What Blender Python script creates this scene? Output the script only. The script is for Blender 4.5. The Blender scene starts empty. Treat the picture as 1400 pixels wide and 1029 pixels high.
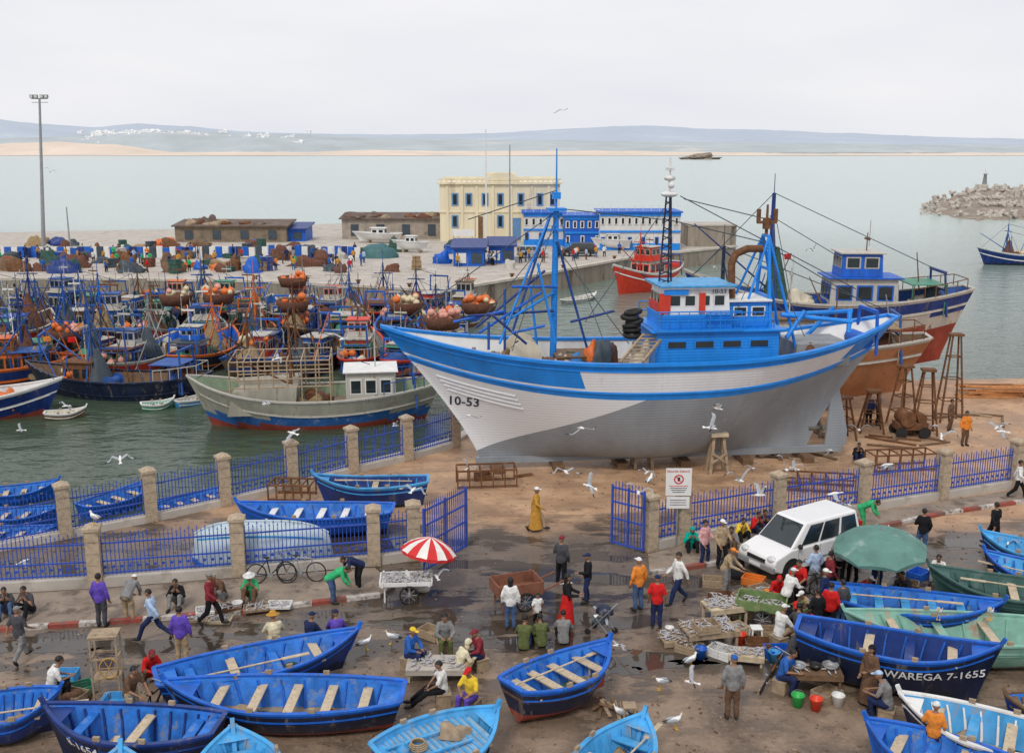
import bpy,bmesh,math,random,traceback
from math import sin,cos,pi,radians,atan2,sqrt
from mathutils import Vector,Matrix,noise
from mathutils.bvhtree import BVHTree
R=random.Random(11)
SC=bpy.context.scene; COL=SC.collection
F=1400.0; CH=14.5; PIT=math.atan(309.5/F); CP,SP=cos(PIT),sin(PIT); WZ=-2.2
ORD=['leftmost','second from left','third from left','fourth from left','fifth from left','sixth from left','seventh from left','eighth from left','ninth from left','tenth from left','eleventh from left','twelfth from left','thirteenth from left','fourteenth from left']
def ray(px,py):
    x=(px-700)/F; y=-(py-514.5)/F
    return Vector((x,CP+y*SP,-SP+y*CP))
def gp(px,py,z=0.0):
    d=ray(px,py); t=(z-CH)/d.z
    return Vector((d.x*t,d.y*t,z))
def wp(px,py,Y):
    d=ray(px,py); t=Y/d.y
    return Vector((d.x*t,Y,CH+d.z*t))
def V(*a): return Vector(a)
# ---------------------------------------------------------------- materials
MC={}
def mat(name,c,rough=.6,var=.22,sc=2.0,dirt=None,da=.5,dsc=1.3,bump=.12,metal=0.,streak=False,plank=0,spec=.4,diag=None):
    if name in MC: return MC[name]
    m=bpy.data.materials.new(name); m.use_nodes=True; nt=m.node_tree; N=nt.nodes; Lk=nt.links
    b=N['Principled BSDF']; tc=N.new('ShaderNodeTexCoord'); co=tc.outputs['Object']
    n=N.new('ShaderNodeTexNoise'); n.inputs['Scale'].default_value=sc; n.inputs['Detail'].default_value=4; n.inputs['Roughness'].default_value=.62
    if streak:
        mp=N.new('ShaderNodeMapping'); mp.inputs['Scale'].default_value=(1,1,.18); Lk.new(co,mp.inputs['Vector']); src=mp.outputs['Vector']
    else: src=co
    Lk.new(src,n.inputs['Vector'])
    mr=N.new('ShaderNodeMapRange'); mr.inputs['From Min'].default_value=.3; mr.inputs['From Max'].default_value=.7
    Lk.new(n.outputs['Fac'],mr.inputs['Value'])
    mx=N.new('ShaderNodeMix'); mx.data_type='RGBA'; Lk.new(mr.outputs['Result'],mx.inputs[0])
    mx.inputs[6].default_value=tuple(max(0,k*(1-var)) for k in c)+(1,)
    mx.inputs[7].default_value=tuple(min(1,k*(1+var*.7)) for k in c)+(1,)
    out=mx.outputs[2]; h=n.outputs['Fac']
    if diag:
        c2,ka,kb=diag
        sx=N.new('ShaderNodeSeparateXYZ'); Lk.new(co,sx.inputs[0])
        def mth(op,a,bb):
            x=N.new('ShaderNodeMath'); x.operation=op
            for k,i in ((a,0),(bb,1)):
                if isinstance(k,(int,float)): x.inputs[i].default_value=k
                else: Lk.new(k,x.inputs[i])
            return x.outputs[0]
        f=mth('GREATER_THAN',sx.outputs['Z'],mth('SUBTRACT',kb,mth('MULTIPLY',sx.outputs['X'],ka)))
        x3=N.new('ShaderNodeMix'); x3.data_type='RGBA'; Lk.new(f,x3.inputs[0]); Lk.new(out,x3.inputs[6]); x3.inputs[7].default_value=tuple(c2)+(1,); out=x3.outputs[2]
    if dirt:
        n2=N.new('ShaderNodeTexNoise'); n2.inputs['Scale'].default_value=dsc; n2.inputs['Detail'].default_value=6; n2.inputs['Roughness'].default_value=.74
        Lk.new(src,n2.inputs['Vector'])
        m2=N.new('ShaderNodeMapRange'); lo=.70-.32*da; m2.inputs['From Min'].default_value=lo; m2.inputs['From Max'].default_value=lo+.12
        Lk.new(n2.outputs['Fac'],m2.inputs['Value'])
        x2=N.new('ShaderNodeMix'); x2.data_type='RGBA'; Lk.new(m2.outputs['Result'],x2.inputs[0]); Lk.new(out,x2.inputs[6]); x2.inputs[7].default_value=tuple(dirt)+(1,)
        out=x2.outputs[2]
    Lk.new(out,b.inputs['Base Color'])
    if plank:
        w=N.new('ShaderNodeTexWave'); w.bands_direction='Z'; w.inputs['Scale'].default_value=plank; w.inputs['Distortion'].default_value=.6; w.inputs['Detail'].default_value=2
        Lk.new(co,w.inputs['Vector']); ad=N.new('ShaderNodeMath'); ad.operation='ADD'; Lk.new(w.outputs['Fac'],ad.inputs[0]); Lk.new(h,ad.inputs[1]); h=ad.outputs[0]
    if bump>0:
        bp=N.new('ShaderNodeBump'); bp.inputs['Strength'].default_value=min(1,bump*2); bp.inputs['Distance'].default_value=.02
        Lk.new(h,bp.inputs['Height']); Lk.new(bp.outputs['Normal'],b.inputs['Normal'])
    b.inputs['Roughness'].default_value=rough; b.inputs['Metallic'].default_value=metal; b.inputs['Specular IOR Level'].default_value=spec
    MC[name]=m; return m
RUST=(.16,.07,.03); GRIME=(.13,.11,.09)
blue=mat('blue_paint',(.010,.12,.56),.5,.32,3,(.04,.07,.13),.46,3.2,streak=True)
wblue=mat('weathered_blue_paint',(.02,.09,.34),.6,.35,2,(.13,.11,.09),.42,2)
iblue=mat('inner_blue_paint',(.02,.17,.60),.55,.38,3,(.20,.23,.27),.46,2.6,bump=.3)
hblue=mat('bright_blue_paint',(.012,.235,.74),.42,.18,1.5,(.10,.17,.28),.32,1.8,plank=2.4,streak=True)
dblue=mat('dark_blue_paint',(.012,.04,.20),.45,.4,2,(.16,.14,.12),.42,2.6,streak=True)
lblue=mat('light_blue_paint',(.06,.34,.68),.5,.3,2.5,(.24,.27,.30),.50,3,streak=True)
navy=mat('navy_tar_paint',(.012,.020,.055),.35,.45,2,(.20,.17,.13),.44,3,streak=True)
white=mat('white_paint',(.74,.74,.72),.5,.1,2,(.36,.28,.2),.30,1.8,streak=True)
letter=mat('lettering_white',(.85,.85,.83),.6,.03,2,bump=0)
dirtyw=mat('dirty_white_paint',(.50,.48,.43),.6,.2,2,(.2,.12,.07),.45,2,streak=True)
lower=mat('two_tone_hull_paint',(.27,.30,.33),.45,.18,.7,(.38,.37,.36),.34,.8,plank=2.4,streak=True,diag=((.72,.74,.76),.40,4.05))
hwhite=mat('hull_white_paint',(.74,.75,.77),.45,.08,1.2,(.46,.43,.40),.30,1.2,plank=2.4,streak=True)
hgrey=mat('hull_grey_paint',(.27,.30,.33),.5,.16,.8,(.36,.35,.34),.35,.9,plank=2.4,streak=True)
grey=mat('grey_paint',(.26,.27,.27),.5,.2,2,RUST,.2,2)
olive=mat('olive_grey_hull_paint',(.38,.37,.31),.6,.22,1.2,(.20,.13,.08),.40,1.3,plank=3,streak=True)
red=mat('red_paint',(.62,.05,.025),.5,.2,2,(.2,.08,.05),.25,2)
rustred=mat('red_antifouling',(.30,.055,.035),.6,.3,1.5,(.2,.14,.1),.4,1.5,streak=True)
orange=mat('orange_paint',(.66,.15,.03),.5,.25,3,RUST,.42,3)
green=mat('green_paint',(.05,.24,.15),.5,.25,2,GRIME,.40,2)
teal=mat('pale_green_paint',(.22,.44,.36),.6,.25,2,(.45,.22,.14),.48,1.8)
dgreen=mat('dark_green_canvas',(.05,.12,.11),.7,.3,2,(.12,.16,.15),.4,2)
cream=mat('cream_paint',(.62,.56,.44),.6,.15,2,(.3,.2,.12),.38,1.4,streak=True)
rust=mat('rusty_iron',RUST,.8,.4,3,(.3,.16,.08),.4,4)
brown=mat('brown_wood',(.17,.10,.055),.75,.35,4,(.08,.05,.03),.4,3)
wood=mat('weathered_wood',(.36,.27,.18),.8,.3,4,(.16,.11,.07),.45,3)
pale=mat('pale_wood',(.54,.44,.31),.75,.25,4,(.25,.18,.1),.42,3)
deckm=mat('deck_boards',(.24,.18,.13),.8,.3,1.5,(.1,.08,.06),.45,1.5)
black=mat('black_rubber',(.02,.02,.02),.7,.3,4)
glass=mat('window_glass',(.02,.03,.035),.08,.2,1,bump=.0,spec=.8)
steel=mat('galvanised_steel',(.35,.36,.37),.45,.2,3,metal=.4)
netb=mat('brown_netting',(.16,.07,.045),.95,.5,7,(.04,.03,.03),.5,6,bump=.5)
netg=mat('green_netting',(.04,.10,.08),.95,.5,7,(.02,.03,.03),.5,6,bump=.5)
nett=mat('tan_netting',(.34,.24,.13),.95,.4,7,(.12,.08,.05),.5,6,bump=.5)
tarp=mat('dark_tarpaulin',(.05,.07,.09),.6,.3,1.5,bump=.4)
stone=mat('pillar_stone',(.44,.35,.25),.85,.28,5,(.22,.17,.13),.48,3,bump=.5)
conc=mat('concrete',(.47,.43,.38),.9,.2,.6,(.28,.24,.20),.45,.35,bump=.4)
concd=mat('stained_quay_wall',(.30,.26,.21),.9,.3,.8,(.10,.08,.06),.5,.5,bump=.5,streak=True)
rock=mat('breakwater_rock',(.30,.25,.20),.95,.35,.5,(.12,.10,.08),.5,.8,bump=.5)
bldy=mat('yellow_wall_plaster',(.74,.66,.47),.85,.1,.8,(.50,.42,.32),.38,.35,bump=.1,streak=True)
bldw=mat('white_wall_plaster',(.66,.65,.62),.85,.1,.8,(.35,.3,.26),.35,.3,streak=True)
roofm=mat('shed_roof_sheet',(.15,.11,.09),.9,.35,.8,(.3,.25,.2),.4,.5)
railb=mat('railing_blue',(.03,.08,.42),.45,.25,3,RUST,.25,4)
skin=mat('skin',(.28,.15,.09),.55,.1,8,bump=0)
eyem=mat('dark_eye',(.02,.015,.01),.3,.1,8,bump=0)
lip=mat('mouth',(.2,.06,.05),.5,.1,8,bump=0)
hairm=mat('black_hair',(.012,.01,.009),.6,.3,20,bump=0)
gw=mat('gull_white',(.78,.78,.77),.7,.04,8,bump=0); gg=mat('gull_grey',(.36,.38,.41),.7,.12,8,bump=0); gk=mat('gull_black',(.02,.02,.02),.7,.1,8,bump=0); gy=mat('gull_beak',(.7,.4,.03),.5,.1,8,bump=0)
fishm=mat('silver_fish',(.42,.41,.42),.3,.4,12,(.28,.12,.09),.42,9,bump=0); carw=mat('white_car_paint',(.80,.80,.80),.25,.04,1,bump=0,spec=.6)
cars=mat('silver_blue_car_paint',(.36,.47,.55),.3,.08,1,bump=0,spec=.6); card=mat('dark_car_paint',(.03,.035,.04),.25,.08,1,bump=0,spec=.6)
palehull=mat('pale_blue_grey_hull',(.44,.53,.58),.5,.15,1.5,(.28,.30,.30),.4,2,streak=False)
lampm=mat('headlamp_lens',(.6,.6,.6),.1,.1,3,bump=0,spec=.9); tailm=mat('tail_lamp',(.45,.02,.01),.2,.1,3,bump=0)
CL={'white':(.72,.72,.70),'black':(.015,.015,.018),'navy':(.02,.03,.09),'grey':(.22,.22,.22),'dark grey':(.07,.07,.08),'red':(.58,.02,.02),'dark red':(.22,.03,.04),'purple':(.12,.07,.42),'light blue':(.38,.5,.68),'blue':(.03,.12,.42),'green':(.04,.4,.16),'olive':(.11,.13,.05),'orange':(.72,.24,.04),'ochre':(.52,.27,.05),'yellow':(.78,.55,.05),'brown':(.14,.08,.05),'tan':(.4,.3,.19),'cream':(.66,.60,.42),'jeans':(.07,.12,.24),'teal':(.0,.38,.30),'pink':(.65,.35,.36)}
def cloth(n): return mat('cloth_'+n.replace(' ','_'),CL[n],.9,.3,9,bump=.25,spec=.15)
# ---------------------------------------------------------------- mesh builder
class MB:
    def __init__(s): s.v=[];s.f=[];s.m=[];s.s=[]
    def add(s,vs,fs,mi=0,sm=False):
        o=len(s.v); s.v+= [tuple(v) for v in vs]
        for k,f in enumerate(fs):
            s.f.append(tuple(i+o for i in f)); s.m.append(mi[k] if isinstance(mi,list) else mi); s.s.append(sm)
        return s
    def box(s,c,d,mi=0,rz=0,M=None,top=1.0):
        vs=[]
        for z in (-.5,.5):
            k=top if z>0 else 1
            for x,y in ((-.5,-.5),(.5,-.5),(.5,.5),(-.5,.5)):
                p=V(x*d[0]*k,y*d[1]*k,z*d[2])
                if rz: p=Matrix.Rotation(rz,3,'Z')@p
                if M: p=M@p
                vs.append(p+V(*c))
        return s.add(vs,[(0,3,2,1),(4,5,6,7),(0,1,5,4),(1,2,6,5),(2,3,7,6),(3,0,4,7)],mi)
    def frame(s,p,q):
        d=(q-p); l=d.length; d=d/l if l>1e-6 else V(0,0,1)
        u=V(0,0,1) if abs(d.z)<.9 else V(1,0,0)
        a=d.cross(u).normalized(); b=a.cross(d).normalized()
        return a,b
    def bar(s,p,q,w,h,mi=0):
        p=V(*p);q=V(*q);a,b=s.frame(p,q); vs=[]
        for e in (p,q):
            for x,y in ((-1,-1),(1,-1),(1,1),(-1,1)): vs.append(e+a*x*w/2+b*y*h/2)
        return s.add(vs,[(0,3,2,1),(4,5,6,7),(0,1,5,4),(1,2,6,5),(2,3,7,6),(3,0,4,7)],mi)
    def tube(s,p,q,r,r2=None,n=8,mi=0,sm=True):
        p=V(*p);q=V(*q);r2=r if r2 is None else r2;a,b=s.frame(p,q);vs=[]
        for e,rr in ((p,r),(q,r2)):
            for k in range(n):
                t=2*pi*k/n; vs.append(e+a*cos(t)*rr+b*sin(t)*rr)
        s.add(vs,[(k,(k+1)%n,n+(k+1)%n,n+k) for k in range(n)],mi,sm)
        return s.add(vs,[tuple(range(n))[::-1],tuple(range(n,2*n))],mi)
    def path(s,pts,r,n=6,mi=0):
        for a,b in zip(pts,pts[1:]): s.tube(a,b,r,r,n,mi)
        return s
    def ball(s,c,r,nu=10,nv=7,mi=0,M=None,fn=None,half=False):
        if not isinstance(r,(tuple,list)): r=(r,r,r)
        vs=[];fs=[]
        for j in range(nv+1):
            ph=pi*j/nv*(.5 if half else 1)
            for i in range(nu):
                th=2*pi*i/nu; p=V(sin(ph)*cos(th)*r[0],sin(ph)*sin(th)*r[1],cos(ph)*r[2])
                if fn: p=fn(p)
                if M: p=M@p
                vs.append(p+V(*c))
        for j in range(nv):
            for i in range(nu): fs.append((j*nu+i,(j+1)*nu+i,(j+1)*nu+(i+1)%nu,j*nu+(i+1)%nu))
        return s.add(vs,fs,mi,True)
    def lathe(s,prof,c=(0,0,0),n=14,mi=0,sm=True,M=None):
        vs=[];fs=[]
        for r,z in prof:
            for i in range(n):
                t=2*pi*i/n; p=V(r*cos(t),r*sin(t),z)
                if M: p=M@p
                vs.append(p+V(*c))
        for j in range(len(prof)-1):
            for i in range(n): fs.append((j*n+i,j*n+(i+1)%n,(j+1)*n+(i+1)%n,(j+1)*n+i))
        return s.add(vs,fs,mi,sm)
    def rings(s,rs,mi=0,sm=True,caps=True,closed=True):
        n=len(rs[0]);vs=[p for r in rs for p in r];fs=[]
        for j in range(len(rs)-1):
            for i in range(n if closed else n-1): fs.append((j*n+i,j*n+(i+1)%n,(j+1)*n+(i+1)%n,(j+1)*n+i))
        s.add(vs,fs,mi,sm)
        if caps: s.add(rs[0],[tuple(range(n))[::-1]],mi); s.add(rs[-1],[tuple(range(n))],mi)
        return s
    def prism(s,poly,y0,y1,mi=0):
        n=len(poly);vs=[(x,y0,z) for x,z in poly]+[(x,y1,z) for x,z in poly]
        return s.add(vs,[tuple(range(n)),tuple(range(n,2*n))[::-1]]+[(i,n+i,n+(i+1)%n,(i+1)%n) for i in range(n)],mi)
    def mesh(s,name,mats):
        me=bpy.data.meshes.new(name); me.from_pydata(s.v,[],s.f)
        me.polygons.foreach_set('material_index',s.m); me.polygons.foreach_set('use_smooth',s.s)
        for m in (mats if isinstance(mats,(list,tuple)) else [mats]): me.materials.append(m)
        me.update(); return me
    def build(s,name,mats,par=None,loc=None,rz=0,bev=0):
        o=bpy.data.objects.new(name,s.mesh(name,mats)); COL.objects.link(o)
        if par: o.parent=par
        if loc is not None: o.location=loc
        if rz: o.rotation_euler.z=rz
        if bev:
            b=o.modifiers.new('bevel','BEVEL'); b.width=bev; b.segments=2; b.limit_method='ANGLE'
        return o
def tag(o,label=None,cat=None,group=None,kind=None):
    if label: o['label']=' '.join(label.split()[:16])
    if cat: o['category']=cat
    if group: o['group']=group
    if kind: o['kind']=kind
    return o
def thing(name,label,cat,loc=(0,0,0),rz=0,group=None):
    o=bpy.data.objects.new(name,None); COL.objects.link(o); o.location=loc; o.rotation_euler=(0,0,rz); o.empty_display_size=.2
    return tag(o,label,cat,group)
def text_mesh(txt,size):
    cu=bpy.data.curves.new('txt','FONT'); cu.body=txt; cu.size=size; cu.resolution_u=2; cu.offset=size*.012
    o=bpy.data.objects.new('txt',cu); COL.objects.link(o); dg=bpy.context.evaluated_depsgraph_get()
    me=bpy.data.meshes.new_from_object(o.evaluated_get(dg)); bpy.data.objects.remove(o)
    vs=[v.co.copy() for v in me.vertices]; fs=[tuple(p.vertices) for p in me.polygons]; bpy.data.meshes.remove(me)
    return vs,fs
def hull_text(P,txt,size,x0,z0,side,m,par,slope=0,off=.03):
    vs=[];fs=[];n=len(P[0])
    for c in P:
        for p in c: vs.append(V(p[0],side*p[1],p[2]))
    for i in range(len(P)-1):
        for j in range(n-1): fs.append((i*n+j,i*n+j+1,(i+1)*n+j+1,(i+1)*n+j))
    bv=BVHTree.FromPolygons(vs,fs); tv,tf=text_mesh(txt,size); out=[]
    for v in tv:
        x=x0-side*v.x; z=z0+v.y+slope*v.x
        h=bv.ray_cast(V(x,side*10,z),V(0,-side,0))[0]
        y=h.y if h else 0
        out.append((x,y+side*off,z))
    b=MB(); b.add(out,tf); return b.build('lettering',m,par)
def flat_text(txt,size,m,par,origin,ux,uz,nrm):
    tv,tf=text_mesh(txt,size); o=V(*origin);ux=V(*ux);uz=V(*uz);nrm=V(*nrm)
    b=MB(); b.add([o+ux*v.x+uz*v.y+nrm*.004 for v in tv],tf); return b.build('lettering',m,par)
def lump(b,c,rx,ry,rz,seed,mi=0,amp=.28,nu=14,nv=7,fq=1.6):
    c=V(*c)
    def fn(p):
        k=1+amp*noise.noise(V(p.x*fq/max(rx,.2)+seed*7.3,p.y*fq/max(ry,.2),p.z*fq+seed))*1.6
        return V(p.x*k,p.y*k,p.z*k)
    return b.ball(c,(rx,ry,rz),nu,nv,mi,fn=fn,half=True)
ERR=[]
def run(f):
    try: f()
    except Exception as e:
        traceback.print_exc(); ERR.append(f.__name__+': '+traceback.format_exc()[-300:])
# ---------------------------------------------------------------- hull
def hull(par,mats,L,B,zk,sheer,k0,k1,ds,nlow,brow,mf,sb=.0,ps=4.,pb=2.4,em=.33,eb=1.1,es=1.6,xp=1.2,nst=28,rail=(1,.14,.07),thk=.07,strakes=(),deck=None,inner=0,ribs=0,ribm=None):
    P=[];T=[]
    for i in range(nst+1):
        s=i/nst; t=.55*(.5-.5*cos(pi*s))+.45*s; T.append(t)
        zs=sheer(t); kz=zk(t) if callable(zk) else zk
        u=abs(2*t-1)
        bf=1-(1-sb)*u**ps if t<.5 else 1-u**pb
        e=em+((eb if t>.5 else es)-em)*u**2
        zz=[zs-d for d in ds]; zl=zz[-1]; zz+=[zl+(kz-zl)*k/nlow for k in range(1,nlow+1)]
        xk=k0+(k1-k0)*t; xs=-L/2+L*t; col=[]
        for z in zz:
            v=max(0,(z-kz)/(zs-kz)); col.append((xk+(xs-xk)*v**xp,max(.05,B/2*bf*v**e),z))
        P.append(col)
    n=len(P[0]); b=MB()
    for side in (1,-1):
        vs=[(p[0],side*p[1],p[2]) for c in P for p in c]; fs=[];ms=[]
        for i in range(nst):
            for j in range(n-1):
                f=(i*n+j,i*n+j+1,(i+1)*n+j+1,(i+1)*n+j); fs.append(f if side<0 else f[::-1]); ms.append(mf((T[i]+T[i+1])/2,j,(P[i][j][0]+P[i+1][j+1][0])/2,(P[i][j][2]+P[i][j+1][2]+P[i+1][j][2]+P[i+1][j+1][2])/4))
        b.add(vs,fs,ms,True)
        iv=[(p[0]*.995,side*max(.01,p[1]-thk),p[2]) for c in P for p in c[:brow+1]]; m=brow+1
        b.add(iv,[(i*m+j,i*m+j+1,(i+1)*m+j+1,(i+1)*m+j) for i in range(nst) for j in range(brow)],inner,True)
    for i in (0,nst):
        for j in range(n-1):
            a=P[i][j];c=P[i][j+1]; b.add([a,c,(c[0],-c[1],c[2]),(a[0],-a[1],a[2])],[(0,1,2,3)],mf(T[i],j,a[0],(a[2]+c[2])/2))
    if sb>0:
        for j in range(brow):
            a=P[0][j];c=P[0][j+1];k=.06; b.add([(a[0]+k,a[1]-thk,a[2]),(c[0]+k,c[1]-thk,c[2]),(c[0]+k,-c[1]+thk,c[2]),(a[0]+k,-a[1]+thk,a[2])],[(0,1,2,3)],inner)
    for i in range(nst):
        a=P[i][-1];c=P[i+1][-1]; b.add([a,c,(c[0],-c[1],c[2]),(a[0],-a[1],a[2])],[(0,1,2,3)],mf(T[i],n-2,a[0],a[2]))
    b.build('hull',mats,par)
    d=MB()
    for i in range(nst):
        a=P[i][brow];c=P[i+1][brow]; ya=max(.01,a[1]-thk);yc=max(.01,c[1]-thk)
        d.add([(a[0]*.995,ya,a[2]),(c[0]*.995,yc,c[2]),(c[0]*.995,-yc,c[2]),(a[0]*.995,-ya,a[2])],[(0,1,2,3)])
    d.build('deck' if not ribs else 'floorboards',deck or deckm,par)
    r=MB();w,h=rail[1],rail[2]
    for side in (1,-1):
        rr=[]
        for c in P:
            x,y,z=c[0]; yo=(y+w*.35)*side; yi=max(.0,y-w*.65)*side
            rr.append([V(x,yo,z-.01),V(x,yi,z-.01),V(x,yi,z+h),V(x,yo,z+h)])
        r.rings(rr,0,False)
    if sb>0:
        x,y,z=P[0][0]; r.box((x+.02,0,z+h/2-.003),(w,2*y,h-.008),0)
    r.build('rail' if not ribs else 'gunwale',mats[rail[0]],par)
    for row,mi,sz in strakes:
        r=MB()
        for side in (1,-1):
            rr=[]
            for c in P[:-1]:
                x,y,z=c[row]; rr.append([V(x,(y+sz)*side,z-sz),V(x,(y-.02)*side,z-sz*1.2),V(x,(y-.02)*side,z+sz*1.2),V(x,(y+sz)*side,z+sz)])
            r.rings(rr,0,False)
        r.build('rubbing_strake',mats[mi],par)
    if ribs:
        r=MB()
        for i in range(2,nst-1,ribs):
            pts=[V(p[0]*.995,max(.02,p[1]-thk-.02),p[2]) for p in P[i][1:brow+1]]
            pts=pts+[V(p.x,-p.y,p.z) for p in reversed(pts)]
            for k,(a,c) in enumerate(zip(pts,pts[1:])): r.bar(a+(V(0,0,.015)),c+V(0,0,.015),.055,.045)
        r.build('ribs',ribm,par)
    return P,T
def at(P,T,t,row=0):
    for i in range(len(T)-1):
        if T[i]<=t<=T[i+1]:
            k=(t-T[i])/(T[i+1]-T[i]); a=P[i][row];c=P[i+1][row]; return tuple(a[q]+(c[q]-a[q])*k for q in range(3))
    return P[-1][row]
def house(par,name,x,y,z,l,w,h,body,trim,nf=3,ns=3,roof=True,wh=.42,wz=.62,top=.94,door=True):
    b=MB(); b.box((x,y,z+h/2),(l,w,h),0,top=top); ho=b.build(name,[body],par,bev=.03)
    def win(c,wd,ht,ax):
        q=MB(); t=.05
        if ax=='x': q.box(c,(t,wd,ht),0); q.box((c[0],c[1],c[2]),(t+.03,wd*.8,ht*.8),1)
        else: q.box(c,(wd,t,ht),0); q.box(c,(wd*.8,t+.03,ht*.8),1)
        q.build('window',[trim,glass],ho)
    k=(1+top)/2
    for sx in (1,-1):
        for i in range(nf): win((x+sx*l/2*k,y+(i+.5-nf/2)*w*.88/nf,z+h*wz),w*.88/nf*.86,h*wh,'x')
        if sx>0 and nf==0: break
    for sy in (1,-1):
        for i in range(ns): win((x+(i+.5-ns/2)*l*.88/ns,y+sy*w/2*k,z+h*wz),l*.88/ns*.8,h*wh,'y')
    if roof:
        q=MB(); q.box((x,y,z+h+.05),(l*1.08,w*1.1,.1),0); q.build('roof',[trim],ho,bev=.02)
    return ho
FLEET=[]
def trawler(px,py,L,B,D,hd,hc,sc,bc,inc,hs,ht,label,group=None,pt=None,hpos=-.2,cat='fishing boat',land=False,mastm=None,extra=True,hscale=1.0,bl=.42,mfac=None,clutter=0,band=None,pb=2.5,upper=None,z0=None,mr=.12):
    rd=random.Random(int(px*13+py*7))
    z0=(WZ-D*.34) if not land else (.7 if z0 is None else z0)
    p=pt or gp(px,py,WZ if not land else 0)
    root=thing('fishing_boat',label,cat,(p[0],p[1],z0),radians(hd),group)
    sheer=lambda t:D*(.74+(.3 if t>.5 else .14)*abs(2*t-1)**2)
    def mf(t,j,x,z):
        if z<D*bl: return 2
        if band and z<D*(bl+.13): return 4
        return (1,0,0,1,0,0)[min(j,5)]
    mats=[hc,sc,bc,inc]+([band] if band else [])
    P,T=hull(root,mats,L,B,lambda t:.0+.25*D*max(0,.25-t)*2,sheer,-L*.42,L*.38,[0,.16,.5,.8,.92,1.3],8,3,mf,sb=.35,ps=2.6,pb=pb,em=.3,eb=1.,es=.9,rail=(1,.2,.09),strakes=((4,1,.04),),inner=3,nst=20)
    dz=D*.74-.8
    hx=hpos*L; hl=L*.2*hscale; hw=B*.48*min(1.1,hscale+.1); hh=2.1*min(1.1,hscale+.1)
    house(root,'wheelhouse',hx,0,dz,hl,hw,hh,hs,ht,3,3)
    if (upper if upper is not None else rd.random()<(.45 if clutter>6 else .6)): house(root,'upper_bridge',hx+.2,0,dz+hh+.1,hl*.6,hw*.85,1.2*hscale,ht,hs,3,2,wh=.5)
    mm=mastm or rd.choice([wblue,blue,rust,navy,orange,steel,dblue,brown,wblue,dblue]); q=MB(); mh=L*(mfac or rd.uniform(.36,.66)); mx=L*rd.uniform(.08,.2)
    q.tube((mx,0,dz),(mx,0,dz+mh),mr,mr*.6,8); q.bar((mx,-.9,dz+mh*.8),(mx,.9,dz+mh*.8),.09,.09); q.tube((mx,0,dz+mh),(mx,0,dz+mh+1.2),.03,.02,5)
    for sy in (-1,1): q.tube((mx-.2,sy*B*.36,dz),(mx,0,dz+mh*.78),.06,.06,6)
    q.build('mast',mm,root)
    q=MB(); q.tube((mx,0,dz+1.4),(mx+L*.28,rd.uniform(-1,1),dz+mh*.75),.07,.04,6); q.build('boom',mm,root)
    q=MB(); gx=-L*.40; gh=rd.uniform(2.6,3.8)
    for sy in (-1,1): q.tube((gx,sy*B*.3,dz),(gx+.2,sy*B*.24,dz+gh),.08,.07,6)
    q.bar((gx+.2,-B*.26,dz+gh),(gx+.2,B*.26,dz+gh),.16,.16); q.bar((gx+.1,-B*.27,dz+gh*.6),(gx+.1,B*.27,dz+gh*.6),.1,.1); q.build('gantry',rd.choice([wblue,blue,mm]),root)
    q=MB()
    for a,c in (((mx,0,dz+mh),(L*.46,0,D*1.0)),((mx,0,dz+mh),(gx+.2,0,dz+gh)),((mx,0,dz+mh*.8),(hx,.8,dz+hh+.4)),((mx,0,dz+mh*.9),(mx-1,B*.45,dz+.8)),((mx,0,dz+mh*.9),(mx-1,-B*.45,dz+.8))): q.tube(a,c,.024,.024,4)
    q.build('rigging',tarp,root)
    q=MB(); q.tube((L*.02,-.6,dz+.5),(L*.02,.6,dz+.5),.32,.32,10); 
    for sy in (-.65,.65): q.tube((L*.02,sy,dz+.5),(L*.02,sy+.04,dz+.5),.5,.5,12); q.box((L*.02,sy,dz+.18),(.5,.1,.36))
    q.build('winch',rd.choice([rust,grey,wblue]),root)
    q=MB(); q.tube((hx-.3,0,dz+hh+.1),(hx-.3,0,dz+hh+2.8),.05,.03,6); q.box((hx-.3,0,dz+hh+2.4),(.12,1.0,.12)); q.tube((hx-.3,.5,dz+hh+2),(hx-.3,.5,dz+hh+3.6),.015,.015,4); q.build('radar_mast',rd.choice([white,dirtyw,rust]),root)
    q=MB()
    for k in range(6):
        t=.03+.04*k
        for sy in (1,-1):
            a=at(P,T,t,0); q.tube((a[0],sy*a[1],a[2]),(a[0],sy*a[1],a[2]+.8),.03,.03,4)
            if k: q.tube((pa[0],sy*pa[1],pa[2]+.8),(a[0],sy*a[1],a[2]+.8),.03,.03,4)
        if k==0: q.tube((a[0],a[1],a[2]+.8),(a[0],-a[1],a[2]+.8),.03,.03,4)
        pa=a
    q.build('stern_railing',rd.choice([wblue,rust,dirtyw]),root)
    for k in range(clutter):
        q=MB(); x=rd.uniform(-.4,.4)*L; y=rd.uniform(-.35,.35)*B; h=rd.uniform(1.6,4.2); e=V(x+rd.uniform(-2.2,2.2),y+rd.uniform(-1.2,1.2),dz+h); q.tube((x,y,dz),e,.06,.035,5)
        q.build('spar',rd.choice([wblue,blue,rust,navy,brown,dblue,orange,tarp,steel]),root)
        if k%4==0:
            q=MB(); q.add([e,e+V(.5,.1,-.05),e+V(.45,.15,-.4),e+V(0,0,-.4)],[(0,1,2,3)]); q.build('flag',rd.choice([cloth('orange'),cloth('black'),cloth('red'),cloth('black'),cloth('white')]),root)
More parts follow.
